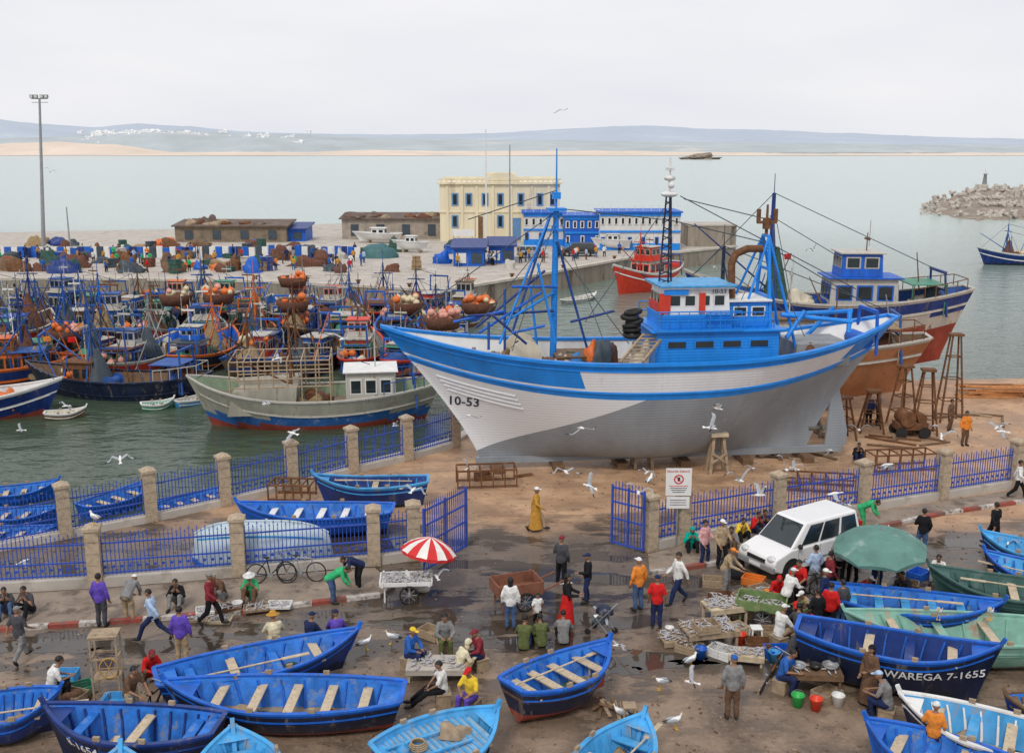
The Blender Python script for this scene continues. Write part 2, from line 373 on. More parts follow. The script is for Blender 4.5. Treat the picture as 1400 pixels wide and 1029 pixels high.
    if clutter:
        q=MB(); y0=B*.30
        q.box((gx+1.2,0,dz+2.0),(2.2,B*.62,.06)); 
        for sx in (-1,1):
            for sy in (-1,1): q.tube((gx+1.2+sx,sy*y0,dz),(gx+1.2+sx,sy*y0,dz+2.0),.04,.04,5)
        q.build('awning',rd.choice([tarp,netb,dblue,wblue,nett,green]),root)
        q=MB(); a0=V(mx-.4,0,dz+mh*.55); rs=[]
        for k in range(6):
            z=a0.z-k*(mh*.55-.6)/5; w_=.12+.16*k+.12*noise.noise(V(px+k,py,0)); rs.append([V(a0.x+cos(a*pi/4)*w_,sin(a*pi/4)*w_*1.3,z) for a in range(8)])
        q.rings(rs,0,True); q.build('hanging_net',rd.choice([netb,nett,netg,tarp,netb]),root)
    M=Matrix.Translation(V(p[0],p[1],z0))@Matrix.Rotation(radians(hd),4,'Z')
    if extra:
        for k in range(rd.randint(1,3)+(5 if clutter else 0)):
            xx=(rd.choice([rd.uniform(-.38,-.33),rd.uniform(-.08,.30)])*L) if k else -.36*L
            q=MB(); lump(q,(0,0,0),rd.uniform(.6,1.3),rd.uniform(.5,1.0),rd.uniform(.6,1.5),rd.random()*50,amp=.5,nu=12,nv=6)
            nm=rd.choice([netb,netg,nett,netb,tarp,wblue,green,orange,cream]); o=q.build('net_heap',nm); o.location=M@V(xx,rd.uniform(-.5,.5),dz); tag(o,'heap of fishing net or gear lying on the deck of a moored boat','net','net heaps on the moored boats')
        FLEET.append((M,L,B,dz,rd))
    return root,P,T,dz
# ---------------------------------------------------------------- open boats
def open_boat(a,bw,B,D,out,bot,inn,gun,label,nth=4,heel=0,ground=True,thm=None,name='rowing_boat',floor=None,bowup=.42,group=None,cover=False,junk=True,stripe=None):
    a=V(a[0],a[1],0);bw=V(bw[0],bw[1],0); L=(bw-a).length; c=(a+bw)/2; an=atan2(bw.y-a.y,bw.x-a.x)
    root=thing(name,label,'boat',(c.x,c.y,0 if ground else WZ-.35),an,group)
    if heel: root.rotation_euler=(radians(heel),0,an); root.location.z+=abs(sin(radians(heel)))*.25
    sheer=lambda t:D*(1+(bowup if t>.5 else .12)*abs(2*t-1)**2.2)
    st=4 if stripe else 0
    def mf(t,j,x,z):
        if j==0: return 1
        if j==2 and st: return 4
        return 2 if z<D*.40 else 0
    brow=4
    P,T=hull(root,[out,gun,bot,inn]+([stripe] if stripe else []),L,B,lambda t:.02+.12*max(0,t-.7)**1*2,sheer,-L*.45,L*.40,[0,.10,.26,.34,D*.78],4,brow,mf,sb=.55,ps=2.2,pb=2.2,em=.24,eb=.8,es=.45,rail=(1,.12,.045),thk=.06,inner=3,ribs=2,ribm=gun,nst=26,deck=floor or inn,strakes=((2,1,.022),(3,0,.015)))
    for k in range(nth):
        t=.16+.62*k/max(1,nth-1); p=at(P,T,t,1); q=MB(); q.box((0,0,0),(.25,2*(p[1]-.07),.05)); q.box((0,0,-.16),(.05,.05,.28))
        o=q.build('thwart',thm or (pale if k%2 else inn),root,bev=.008); o.location=(p[0],0,p[2]-.12)
    q=MB()
    for y in (-.36,-.12,.12,.36):
        pts=[V(at(P,T,t,brow)[0],y*min(1,at(P,T,t,brow)[1]/.5),at(P,T,t,brow)[2]+.03) for t in (.08,.25,.42,.58,.72,.84)]
        for u,v in zip(pts,pts[1:]): q.bar(u,v,.16,.025)
    q.build('bottom_boards',floor or (wood if nth%2==0 else inn),root)
    q=MB(); rr=[]
    for t in [.86+.13*k/5 for k in range(6)]:
        p=at(P,T,t,0); rr.append([V(p[0],max(.02,p[1]-.05),p[2]-.05),V(p[0],-max(.02,p[1]-.05),p[2]-.05)])
    for r1,r2 in zip(rr,rr[1:]): q.add([r1[0],r2[0],r2[1],r1[1]],[(0,1,2,3)])
    q.build('fore_deck',gun,root)
    q=MB(); rr=[]
    for t in (.012,.05,.10):
        p=at(P,T,t,0); rr.append([V(p[0],max(.02,p[1]-.05),p[2]-.10),V(p[0],-max(.02,p[1]-.05),p[2]-.10)])
    for r1,r2 in zip(rr,rr[1:]): q.add([r1[0],r2[0],r2[1],r1[1]],[(0,1,2,3)])
    q.build('stern_deck',inn,root)
    q=MB(); p=at(P,T,1,0); q.bar((p[0]-.35,0,p[2]-.6),(p[0]+.04,0,p[2]+.18),.1,.09); q.build('stem_post',gun,root)
    for t in (.35,.6):
        for s in (1,-1): p=at(P,T,t,0); q=MB(); q.box((p[0],s*(p[1]-.02),p[2]+.10),(.16,.07,.11)); q.build('rowlock_block',wood,root)
    if cover:
        q=MB()
        for i in range(3,20):
            a1=P[i][0];c1=P[i+1][0]; q.add([(a1[0],a1[1]-.10,a1[2]-.12),(c1[0],c1[1]-.10,c1[2]-.12),(c1[0],-c1[1]+.10,c1[2]-.12),(a1[0],-a1[1]+.10,a1[2]-.12)],[(0,1,2,3)])
            q.bar((a1[0],a1[1]-.10,a1[2]-.11),(a1[0],-a1[1]+.10,a1[2]-.11),.05,.03,1)
        for y in (-.35,.35): q.bar((P[4][0][0],y,P[4][0][2]-.07),(P[17][0][0],y,P[17][0][2]-.07),.08,.05,1)
        q.build('deck_cover',[mat('bleached_blue_deck',(.22,.38,.52),.7,.3,3,(.35,.33,.3),.45,3),lblue],root)
    if junk and ground:
        rd=random.Random(int(a.x*31+a.y*17)); M=Matrix.Translation(root.location)@Matrix.Rotation(an,4,'Z'); zf=P[8][brow][2]+.05; lb=' '.join(label.split()[:10])
        if cover: zf=P[8][0][2]-.1
        if rd.random()<.65:
            q=MB(); s=rd.choice([-1,1])*.42
            q.tube((-1.5,0,0),(1.0,0,.02),.028,.024,6); q.box((1.35,0,.02),(.75,.13,.025)); ob=q.build('oar',pale,None); ob.location=M@V(rd.uniform(-.5,.2),s*.6,P[10][0][2]-.02); ob.rotation_euler=(0,-.02,an+rd.uniform(-.05,.05)); tag(ob,'wooden oar on the '+lb,'oar')
        q=MB(); lump(q,(0,0,0),.38,.32,.26,rd.random()*30,amp=.5,nu=12,nv=5); ob=q.build('net_bundle',rd.choice([nett,netg,netb,wood])); ob.location=M@V(rd.uniform(.08,.22)*L,rd.uniform(-.2,.2),zf); tag(ob,'bundle of net in the '+lb,'net')
        q=MB(); 
        for k in range(4): q.path([V((.22-.02*k)*cos(i*pi/7),(.22-.02*k)*sin(i*pi/7),.03+.04*k) for i in range(15)],.022,5)
        ob=q.build('rope_coil',rd.choice([nett,tarp,cloth('orange'),cloth('tan')])); ob.location=M@V(-.18*L,rd.uniform(-.25,.25),zf); tag(ob,'coil of rope in the '+lb,'rope')
        q=MB(); q.lathe([(0,0),(.13,0),(.14,.22),(.05,.3),(.05,.36),(0,.36)],n=12); q.box((.06,0,.3),(.1,.03,.08)); ob=q.build('jerrycan',rd.choice([white,lblue,rust,cream])); ob.location=M@V(-.32*L,rd.uniform(-.2,.2),zf); tag(ob,'plastic can in the '+lb,'can')
    return root,P,T
# ---------------------------------------------------------------- setting
def setting():
    m=bpy.data.materials.new('sea_water'); m.use_nodes=True; nt=m.node_tree;N=nt.nodes;Lk=nt.links;b=N['Principled BSDF']
    g=N.new('ShaderNodeNewGeometry'); sx=N.new('ShaderNodeSeparateXYZ'); Lk.new(g.outputs['Position'],sx.inputs[0])
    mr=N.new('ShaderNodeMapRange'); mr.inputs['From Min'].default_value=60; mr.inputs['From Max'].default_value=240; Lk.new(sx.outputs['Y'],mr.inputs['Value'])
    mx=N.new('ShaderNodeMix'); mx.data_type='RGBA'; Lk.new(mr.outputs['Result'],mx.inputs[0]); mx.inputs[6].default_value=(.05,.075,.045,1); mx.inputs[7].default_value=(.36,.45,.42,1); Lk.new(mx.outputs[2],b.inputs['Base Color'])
    b.inputs['Roughness'].default_value=.16; b.inputs['IOR'].default_value=1.33
    n1=N.new('ShaderNodeTexNoise'); n1.inputs['Scale'].default_value=1.1; n1.inputs['Detail'].default_value=4; mp=N.new('ShaderNodeMapping'); mp.inputs['Scale'].default_value=(.55,1,1)
    Lk.new(g.outputs['Position'],mp.inputs['Vector']); Lk.new(mp.outputs['Vector'],n1.inputs['Vector'])
    n2=N.new('ShaderNodeTexNoise'); n2.inputs['Scale'].default_value=.12; n2.inputs['Detail'].default_value=3; Lk.new(mp.outputs['Vector'],n2.inputs['Vector'])
    ad=N.new('ShaderNodeMath'); ad.operation='ADD'; Lk.new(n1.outputs['Fac'],ad.inputs[0]); Lk.new(n2.outputs['Fac'],ad.inputs[1])
    bp=N.new('ShaderNodeBump'); bp.inputs['Strength'].default_value=.7; bp.inputs['Distance'].default_value=.3; Lk.new(ad.outputs[0],bp.inputs['Height']); Lk.new(bp.outputs['Normal'],b.inputs['Normal'])
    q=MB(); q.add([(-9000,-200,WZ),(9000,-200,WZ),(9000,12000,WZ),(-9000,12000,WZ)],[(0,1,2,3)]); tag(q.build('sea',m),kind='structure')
    m=bpy.data.materials.new('yard_ground'); m.use_nodes=True; nt=m.node_tree;N=nt.nodes;Lk=nt.links;b=N['Principled BSDF']
    g=N.new('ShaderNodeNewGeometry'); pos=g.outputs['Position']
    def nz(s,d=5,r=.65,sc=(1,1,1)):
        mp=N.new('ShaderNodeMapping'); mp.inputs['Scale'].default_value=sc; Lk.new(pos,mp.inputs['Vector'])
        n=N.new('ShaderNodeTexNoise'); n.inputs['Scale'].default_value=s; n.inputs['Detail'].default_value=d; n.inputs['Roughness'].default_value=r; Lk.new(mp.outputs['Vector'],n.inputs['Vector']); return n.outputs['Fac']
    def rng(s,a,c,o0=0,o1=1):
        r=N.new('ShaderNodeMapRange'); r.inputs['From Min'].default_value=a; r.inputs['From Max'].default_value=c; r.inputs['To Min'].default_value=o0; r.inputs['To Max'].default_value=o1; Lk.new(s,r.inputs['Value']); return r.outputs['Result']
    def mixc(f,A,Bc):
        x=N.new('ShaderNodeMix'); x.data_type='RGBA'; Lk.new(f,x.inputs[0])
        for k,i in ((A,6),(Bc,7)):
            if isinstance(k,tuple): x.inputs[i].default_value=k+(1,)
            else: Lk.new(k,x.inputs[i])
        return x.outputs[2]
    def math_(op,a,c):
        x=N.new('ShaderNodeMath'); x.operation=op
        for k,i in ((a,0),(c,1)):
            if isinstance(k,(int,float)): x.inputs[i].default_value=k
            else: Lk.new(k,x.inputs[i])
        return x.outputs[0]
    sx=N.new('ShaderNodeSeparateXYZ'); Lk.new(pos,sx.inputs[0]); Y=sx.outputs['Y']
    big=nz(.12); mid=nz(.6); fine=nz(7,6,.7)
    yy=math_('ADD',Y,math_('MULTIPLY',big,9))
    asph=mixc(rng(mid,.35,.65),(.082,.062,.048),(.165,.125,.095))
    asph=mixc(rng(fine,.4,.85),asph,(.21,.165,.13))
    fore=mixc(rng(mid,.38,.62),(.135,.095,.068),(.30,.215,.15))
    fore=mixc(rng(fine,.5,.85),fore,(.36,.27,.195))
    tan=mixc(rng(mid,.35,.65),(.38,.225,.13),(.56,.36,.215))
    c1=mixc(rng(yy,31,34.5),fore,asph); c2=mixc(rng(yy,40.5,44.5),c1,tan)
    speck=nz(2.5,7,.8); c3=mixc(rng(speck,.56,.66),c2,(.085,.06,.042))
    wet=rng(nz(.30,5,.6,(1,2.4,1)),.48,.53); wb=math_('MULTIPLY',rng(yy,28,32),rng(yy,45,41)); 
    wet2=math_('MULTIPLY',wet,math_('ADD',math_('MULTIPLY',wb,.75),.25))
    c4=mixc(wet2,c3,(.058,.044,.034)); Lk.new(c4,b.inputs['Base Color'])
    ro=math_('SUBTRACT',rng(mid,.3,.7,.52,.76),math_('MULTIPLY',wet2,.36)); ro=math_('SUBTRACT',ro,math_('MULTIPLY',wb,.24)); ro=math_('MAXIMUM',ro,.06); Lk.new(ro,b.inputs['Roughness'])
    bp=N.new('ShaderNodeBump'); bp.inputs['Strength'].default_value=.6; bp.inputs['Distance'].default_value=.05
    hh=math_('MULTIPLY',math_('ADD',speck,fine),math_('SUBTRACT',1,math_('MULTIPLY',wet2,.95))); hh=math_('MULTIPLY',hh,math_('SUBTRACT',1,math_('MULTIPLY',wb,.7))); Lk.new(hh,bp.inputs['Height']); Lk.new(bp.outputs['Normal'],b.inputs['Normal'])
    edge=[(-150,772),(90,728),(207,705),(308,683),(400,661),(482,638),(557,620),(625,600),(690,560),(760,535),(1100,522),(1400,517),(1700,514)]
    pts=[gp(x,y) for x,y in edge]; poly=[V(-60,5,0)]+[V(-60,pts[0].y-2,0)]+pts+[V(90,pts[-1].y,0),V(90,5,0)]
    bm=bmesh.new(); vs=[bm.verts.new(p) for p in poly]; bm.faces.new(vs); bmesh.ops.triangulate(bm,faces=bm.faces[:]); me=bpy.data.meshes.new('yard_ground'); bm.to_mesh(me); me.materials.append(m)
    o=bpy.data.objects.new('yard_ground',me); COL.objects.link(o); tag(o,kind='structure')
    if me.polygons[0].normal.z<0: me.flip_normals()
    q=MB()
    for a,c in zip(poly[:-1],poly[1:]):
        if a.x>-59.9 or c.x>-59.9: q.add([a,c,c+V(0,0,-5),a+V(0,0,-5)],[(0,1,2,3)])
    tag(q.build('quay_wall',concd),kind='structure')
    q=MB(); ew=[p+V(0,-.25,.08) for p in pts[:9]]
    for a,c in zip(ew,ew[1:]): q.bar(a,c,.5,.16)
    tag(q.build('quay_coping',conc),kind='structure')
    e2=[(-120,384),(150,383),(330,386),(480,392),(600,400),(720,380),(872,352),(1006,338),(1006,322),(930,305),(600,300),(300,312),(-120,320)]
    pp=[gp(x,y) for x,y in e2]
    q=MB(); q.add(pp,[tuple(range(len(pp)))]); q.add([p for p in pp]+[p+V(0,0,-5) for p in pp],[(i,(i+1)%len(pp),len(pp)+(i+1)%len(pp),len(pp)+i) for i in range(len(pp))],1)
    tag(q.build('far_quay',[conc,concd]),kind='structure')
    q=MB()
    for a,c in zip(pp[:7],pp[1:8]): q.bar(a+V(0,.3,.14),c+V(0,.3,.14),.7,.28)
    tag(q.build('far_quay_coping',mat('pale_coping_stone',(.55,.50,.43),.9,.2,1,(.3,.25,.2),.4,.8)),kind='structure')
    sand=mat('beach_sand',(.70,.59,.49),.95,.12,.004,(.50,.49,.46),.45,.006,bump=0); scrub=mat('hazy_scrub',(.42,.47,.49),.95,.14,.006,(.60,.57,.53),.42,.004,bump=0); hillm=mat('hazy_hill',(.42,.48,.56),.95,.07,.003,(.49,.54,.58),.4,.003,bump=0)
    def prof(L,x):
        for (a,ya),(c,yc) in zip(L,L[1:]):
            if a<=x<=c: return ya+(yc-ya)*(x-a)/(c-a)
        return L[-1][1]
    ridge=[(-500,166),(0,163),(60,170),(130,174),(190,169),(260,173),(330,180),(430,183),(560,184),(680,182),(760,177),(880,171),(960,176),(1060,178),(1150,182),(1280,187),(1400,190),(1900,192)]
    mids=[(-500,192),(0,190),(90,186),(150,180),(240,178),(330,183),(420,184),(520,189),(700,192),(900,193),(1100,196),(1400,199),(1900,199)]
    san=[(-500,197),(0,197),(80,194),(160,198),(230,208),(420,208),(500,205),(620,207),(800,206),(960,208),(1100,210),(1400,209),(1900,210)]
    def land(name,rows,mt,n=1):
        rs=[]
        for L,d in rows:
            r=[]
            for x in range(-500,1901,10):
                y=prof(L,x) if isinstance(L,list) else L
                y+=noise.noise(V(x*.02,d*.01,n))*1.2+noise.noise(V(x*.09,d*.01,n))*.7 if isinstance(L,list) else 0
                dd=d+noise.noise(V(x*.01,1,2))*60; r.append(wp(x,y,dd))
            rs.append(r)
        q=MB(); q.rings(rs,0,True,False,False); tag(q.build(name,mt),kind='structure')
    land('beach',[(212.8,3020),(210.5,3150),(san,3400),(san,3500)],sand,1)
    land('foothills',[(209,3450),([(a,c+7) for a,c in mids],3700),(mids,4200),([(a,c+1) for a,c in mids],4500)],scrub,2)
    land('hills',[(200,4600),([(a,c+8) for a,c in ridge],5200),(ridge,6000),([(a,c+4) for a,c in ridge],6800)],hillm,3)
    q=MB(); q.box((0,0,3.5),(14,10,7),0); q.box((0,0,7.3),(14.6,10.6,.6),0); q.box((-3,-5.05,4.5),(1.6,.2,2),1); q.box((3,-5.05,4.5),(1.6,.2,2),1); q.box((0,-5.05,1.3),(2,.2,2.6),1); q.box((4,2,8.8),(4,4,3),0)
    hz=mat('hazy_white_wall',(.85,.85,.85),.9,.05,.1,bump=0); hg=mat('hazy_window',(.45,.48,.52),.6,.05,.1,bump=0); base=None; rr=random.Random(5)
    for k in range(130):
        x=rr.choice([rr.uniform(110,290),rr.uniform(130,240)]) if k<116 else rr.uniform(300,430); y=rr.uniform(181,200); d=3700+(199-y)*25
        p=wp(x,y,d-60)
        if base is None: o=base=q.build('town_house',[hz,hg])
        else: o=base.copy(); COL.objects.link(o)
        o.location=p; o.rotation_euler.z=rr.uniform(-.5,.5); s=rr.uniform(1.0,1.9); o.scale=(s*rr.uniform(.8,1.7),s,s*.9)
        tag(o,'tiny white flat roofed house in the hillside town across the bay','house','houses of the far hillside town')
    q=MB(); lump(q,(0,0,0),46,30,14,3,amp=.5,nu=22,nv=9); lump(q,(-28,0,0),30,20,9,9,amp=.5,nu=18,nv=8); o=q.build('islet',rock); o.location=wp(958,216.6,1900); o.location.z=WZ-.5; tag(o,kind='structure'); o.scale=(.62,1,.60)
    rs=[]
    for k in range(40):
        u=k/39; px=1262+u*400; a=gp(px,296+9*min(1,u*6),WZ); cc=gp(px+4,274-6*min(1,u*3),WZ); hgt=5.6*min(1,u*5+.15)
        row=[]
        for j in range(9):
            s=j/8; p=a.lerp(cc,s); zz=WZ-1+(hgt)*min(1,s*2.2,(1-s)*2.2+.2); zz+=noise.noise(V(k*.8,s*7,1))*1.1; row.append(V(p.x,p.y,zz))
        rs.append(row)
    q=MB(); q.rings(rs,0,False,False,False); tag(q.build('breakwater',rock),kind='structure')
    q=MB()
    for a,bb in (((0,0,0),(0,0,1.5)),((0,0,0),(1.3,0,-.6)),((0,0,0),(-.7,1.1,-.6)),((0,0,0),(-.7,-1.1,-.6))): q.tube(a,bb,.62,.42,7,sm=False)
    tb=None; rr=random.Random(8)
    for k in range(110):
        u=rr.random()**1.1*39*.42; i=int(u); j=rr.randint(1,5); p=rs[i][j]
        if tb is None: o=tb=q.build('armour_block',conc)
        else: o=tb.copy(); COL.objects.link(o)
        o.location=(p.x+rr.uniform(-1,1),p.y+rr.uniform(-2,2),p.z+.2); o.rotation_euler=(rr.uniform(0,6),rr.uniform(0,6),rr.uniform(0,6)); s=rr.uniform(.7,1.25); o.scale=(s,s,s)
        tag(o,'pale concrete armour block piled on the breakwater','concrete block','armour blocks on the breakwater')
    p=rs[8][4]; t=thing('beacon','small grey navigation beacon standing on the breakwater','beacon',(wp(1345,262,p.y).x,p.y,p.z))
    q=MB(); q.lathe([(0,0),(1.3,0),(1.1,1.6),(.9,1.7),(0,1.7)],n=10); q.build('base',conc,t)
    q=MB(); q.lathe([(.7,1.7),(.4,4.4),(.6,4.6),(.6,4.8),(0,4.8)],n=10); q.build('tower',grey,t); q=MB(); q.tube((0,0,4.8),(0,0,6.2),.25,.2,8); q.build('lantern',white,t)
def world():
    w=bpy.data.worlds.new('World'); SC.world=w; w.use_nodes=True; nt=w.node_tree;N=nt.nodes;Lk=nt.links
    bg=N['Background']; sky=N.new('ShaderNodeTexSky'); sky.sky_type='NISHITA'; sky.sun_disc=False; sky.sun_elevation=radians(50); sky.sun_rotation=radians(200); sky.dust_density=4
    Lk.new(sky.outputs[0],bg.inputs[0]); bg.inputs[1].default_value=.08
    b2=N.new('ShaderNodeBackground'); b2.inputs[1].default_value=1.0
    tc=N.new('ShaderNodeTexCoord'); n=N.new('ShaderNodeTexNoise'); n.inputs['Scale'].default_value=2.2; n.inputs['Detail'].default_value=5; mp=N.new('ShaderNodeMapping'); mp.inputs['Scale'].default_value=(1,1,5); Lk.new(tc.outputs['Generated'],mp.inputs[0]); Lk.new(mp.outputs[0],n.inputs['Vector'])
    mx=N.new('ShaderNodeMix'); mx.data_type='RGBA'; mx.inputs[6].default_value=(.84,.86,.92,1); mx.inputs[7].default_value=(.95,.945,.97,1)
    mr=N.new('ShaderNodeMapRange'); mr.inputs['From Min'].default_value=.35; mr.inputs['From Max'].default_value=.65; Lk.new(n.outputs['Fac'],mr.inputs['Value']); Lk.new(mr.outputs['Result'],mx.inputs[0]); Lk.new(mx.outputs[2],b2.inputs[0])
    ms=N.new('ShaderNodeMixShader'); ms.inputs[0].default_value=.93; Lk.new(bg.outputs[0],ms.inputs[1]); Lk.new(b2.outputs[0],ms.inputs[2]); Lk.new(ms.outputs[0],N['World Output'].inputs[0])
    s=bpy.data.lights.new('sun','SUN'); s.energy=1.5; s.angle=radians(12); s.color=(1,.94,.86); o=bpy.data.objects.new('sun',s); COL.objects.link(o)
    o.rotation_euler=(radians(40),0,radians(-20))
    c=bpy.data.cameras.new('camera'); c.sensor_width=36; c.lens=36*F/1400; c.clip_end=20000; c.clip_start=.5; co=bpy.data.objects.new('camera',c); COL.objects.link(co); co.location=(0,0,CH); co.rotation_euler=(pi/2-PIT,0,0); SC.camera=co
    SC.view_settings.view_transform='Standard'; SC.view_settings.look='None'; SC.view_settings.exposure=0
# ---------------------------------------------------------------- hero
def hero():
    hb=V(-5.87,45.03,0); hs=V(18.0,47.82,0); c=(hb+hs)/2; an=atan2(hb.y-hs.y,hb.x-hs.x); L=(hb-hs).length
    root=thing('fishing_trawler','large blue and white wooden trawler numbered 10-53 propped up on the yard','fishing boat',(c.x,c.y,0),an)
    Mw=Matrix.Translation(c)@Matrix.Rotation(an,4,'Z'); Mi=Mw.inverted()
    def lp(px,py,yo=0):
        o=Mi@V(0,0,CH); d=Mi.to_3x3()@ray(px,py); t=(yo-o.y)/d.y; return o+d*t
    sheer=lambda t: 5.4+ (1.4*abs((t-.45)/.55)**2.7 if t>.45 else 1.4*abs((.45-t)/.45)**2.4)
    def mf2(t,j,x,z):
        if j==0: return 0
        if j in (1,2,3): return 0 if (t>.66 or t<.10) else 1
        if j==4: return 1
        if j==5: return 0
        return 2
    mats=[hblue,hwhite,lower,white]
    P,T=hull(root,mats,L,6.6,lambda t:.5,sheer,-8.1,7.6,[0,.26,.6,.9,1.12,1.27,1.58,1.8],16,3,mf2,sb=.12,ps=3.0,pb=2.3,em=.30,eb=1.15,es=1.9,xp=1.25,nst=60,rail=(0,.3,.12),thk=.12,strakes=((5,0,.04),(1,0,.03)),inner=3)
    tx=lp(614,562,1.6); hull_text(P,'10-53',.62,tx.x,tx.z-.05,1,navy,root,slope=-.03)
    for s in (1,-1):
        for k in range(4):
            q=MB(); rr=[]
            for i in range(len(P)):
                if .80<T[i]<.965:
                    zt=sheer(T[i])-1.95-.22*k; col=P[i]
                    for a,b_ in zip(col,col[1:]):
                        if b_[2]<=zt<=a[2]:
                            u=(a[2]-zt)/(a[2]-b_[2]); rr.append((a[0]+(b_[0]-a[0])*u,a[1]+(b_[1]-a[1])*u,zt)); break
            for a,b_ in zip(rr,rr[1:]): q.bar((a[0],s*(a[1]+.02),a[2]),(b_[0],s*(b_[1]+.02),b_[2]),.05,.05)
            q.build('bow_batten',hwhite,root)
    q=MB(); q.bar((7.8,0,.47),(-9.9,0,.47),.26,.3); q.build('keel',hgrey,root)
    q=MB(); q.prism([(-9.15,.62),(-9.15,3.9),(-9.45,3.9),(-10.1,1.4),(-10.1,.62)],-.09,.09); q.tube((-9.12,0,.5),(-9.3,0,4.2),.1,.1,8); q.build('rudder',hgrey,root)
    q=MB()
    for k in range(4):
        t=k*2*pi/4+.4; q.ball((-8.75,cos(t)*.30,1.5+sin(t)*.30),(.05,.14,.28),8,6,M=Matrix.Rotation(-t+pi/2,3,'X'))
    q.tube((-9.0,0,1.5),(-8.2,0,1.5),.12,.12,8); q.build('propeller',mat('dull_bronze',(.14,.13,.11),.5,.3,4),root)
    dz=4.6
    b0=lp(757,492,.3); t0=lp(762,285,.3)
    q=MB(); q.tube((b0.x,0,dz),(t0.x,0,t0.z),.16,.13,10); q.tube((t0.x,0,t0.z),(t0.x,0,lp(762,203).z),.05,.03,6); q.box((t0.x,0,t0.z-.05),(.8,.8,.12)); q.box((t0.x,0,t0.z+.55),(.35,.35,.3)); q.bar((t0.x,-1,t0.z-.9),(t0.x,1,t0.z-.9),.12,.12)
    for k in range(9): q.bar((t0.x+.05,-.2,dz+1+k*.7),(t0.x+.05,.2,dz+1+k*.7),.04,.04)
    q.build('foremast',hblue,root)
    def strut(name,a,c,r,m,y0=0,y1=0,n=7):
        a=lp(*a,y0);c=lp(*c,y1); q=MB(); q.tube(a,c,r,r,n); return q.build(name,m,root)
    for k,(a,c,y0,y1) in enumerate([((752,295),(683,470),-.2,1.5),((752,295),(700,455),-.2,-1.5),((745,370),(650,448),0,.6),((700,392),(762,392),1.2,.3),((690,440),(757,400),1.2,.2),((762,330),(806,488),.2,-1.2),((640,432),(757,425),1.4,.3),((655,455),(740,400),2.0,.2),((735,360),(760,470),1.4,1.6),((690,395),(690,478),1.0,1.0),((672,430),(720,470),1.8,1.8),((700,455),(745,445),2.2,2.2),((725,390),(735,480),-1.6,-1.6),((668,440),(668,478),2.2,2.2),((780,440),(840,425),.5,.2),((620,440),(690,425),1.2,1.0)]): strut('strut',a,c,.06,(hblue,wblue,dblue,blue)[k%4],y0,y1)
    for a,c,y0,y1 in [((762,288),(535,452),0,0),((762,285),(905,300),0,0),((930,268),(1170,395),0,0),((908,285),(800,440),0,1.5),((1040,330),(1200,425),0,0),((762,260),(640,300),0,0),((1050,300),(935,272),0,0),((762,290),(830,480),0,2.8),((762,290),(700,480),0,2.8),((912,300),(1040,330),0,0),((762,310),(640,460),0,2.4),((762,340),(860,470),0,2.0),((1045,330),(1100,460),0,2.4),((1045,340),(1000,440),0,1.5)]: strut('stay',a,c,.022,tarp,y0,y1,4)
    q=MB()
    a=lp(715,470,0); q.tube((a.x,-.9,dz+.9),(a.x,.9,dz+.9),.45,.45,12); q.tube((a.x,-1,dz+.9),(a.x,-.9,dz+.9),.75,.75,14); q.tube((a.x,.9,dz+.9),(a.x,1,dz+.9),.75,.75,14); q.box((a.x,0,dz+.25),(1.4,2.0,.5)); q.build('trawl_winch',cream,root)
    q=MB()
    for k in range(5):
        x=a.x+1.3+k*.9; q.tube((x,-.5,dz),(x,-.5,dz+.9+.2*(k%2)),.1,.1,7); q.tube((x-.3,-.5,dz+.8),(x+.3,-.5,dz+.8),.07,.07,6)
    q.build('mooring_bitts',steel,root)
    q=MB(); q.box((a.x-2.2,.2,dz+.4),(1.6,1.8,.8)); q.box((a.x-2.2,.2,dz+.85),(1.7,1.9,.1)); q.build('hatch',brown,root,bev=.03)
    for k in range(6):
        p=lp(864,448-k*6,.6); q=MB(); rr=[]
        for i in range(15):
            t=2*pi*i/14; rr.append([V(cos(t)*(.34+.10*cos(s*pi/3)),sin(t)*(.34+.10*cos(s*pi/3)),.11*sin(s*pi/3)) for s in range(6)])
        q.rings(rr,0,True,False); o=q.build('tyre',black); o.location=Mw@V(p.x+R.uniform(-.12,.12),.6+R.uniform(-.1,.1),p.z-.3); o.rotation_euler=(R.uniform(-.2,.2),R.uniform(-.2,.2),0)
        tag(o,'black tyre in the stack on the deck of the big blue trawler','tyre','tyres stacked on the big trawler')
    a=lp(848,497,3.0); c2=lp(880,457,1.2); q=MB()
    for s in (0,1.0): q.bar((a.x-s,3.0,a.z+.05),(c2.x-s,1.2,c2.z),.09,.12)
    for k in range(8):
        u=(k+.5)/8; x=a.x+(c2.x-a.x)*u; q.bar((x,3.0-1.8*u,a.z+.05+(c2.z-a.z)*u),(x-1.0,3.0-1.8*u,a.z+.05+(c2.z-a.z)*u),.1,.05)
    q.build('gangplank',wood,root)
    x0=lp(896,470,1.6).x; x1=lp(1066,470,1.6).x; xc=(x0+x1)/2
    house(root,'deckhouse',xc,0,dz,abs(x0-x1),3.3,1.95,hblue,hblue,0,4,wh=.18,wz=.72,top=.98)
    xw0=lp(902,400,1.3).x; xw1=lp(1006,400,1.3).x; xm=(xw0+xw1)/2; zb=dz+2.05; lw=abs(xw0-xw1)
    house(root,'bridge_base',xm,0,zb,lw*.92,2.9,.65,hblue,hblue,0,0,roof=False,top=1.0)
    house(root,'wheelhouse',xm,0,zb+.65,lw*.88,2.6,1.15,white,white,4,4,wh=.46,wz=.55)
    q=MB(); q.box((xm,0,zb+1.93),(lw*1.0,3.0,.10),0); q.build('roof_trim',lblue,root,bev=.02)
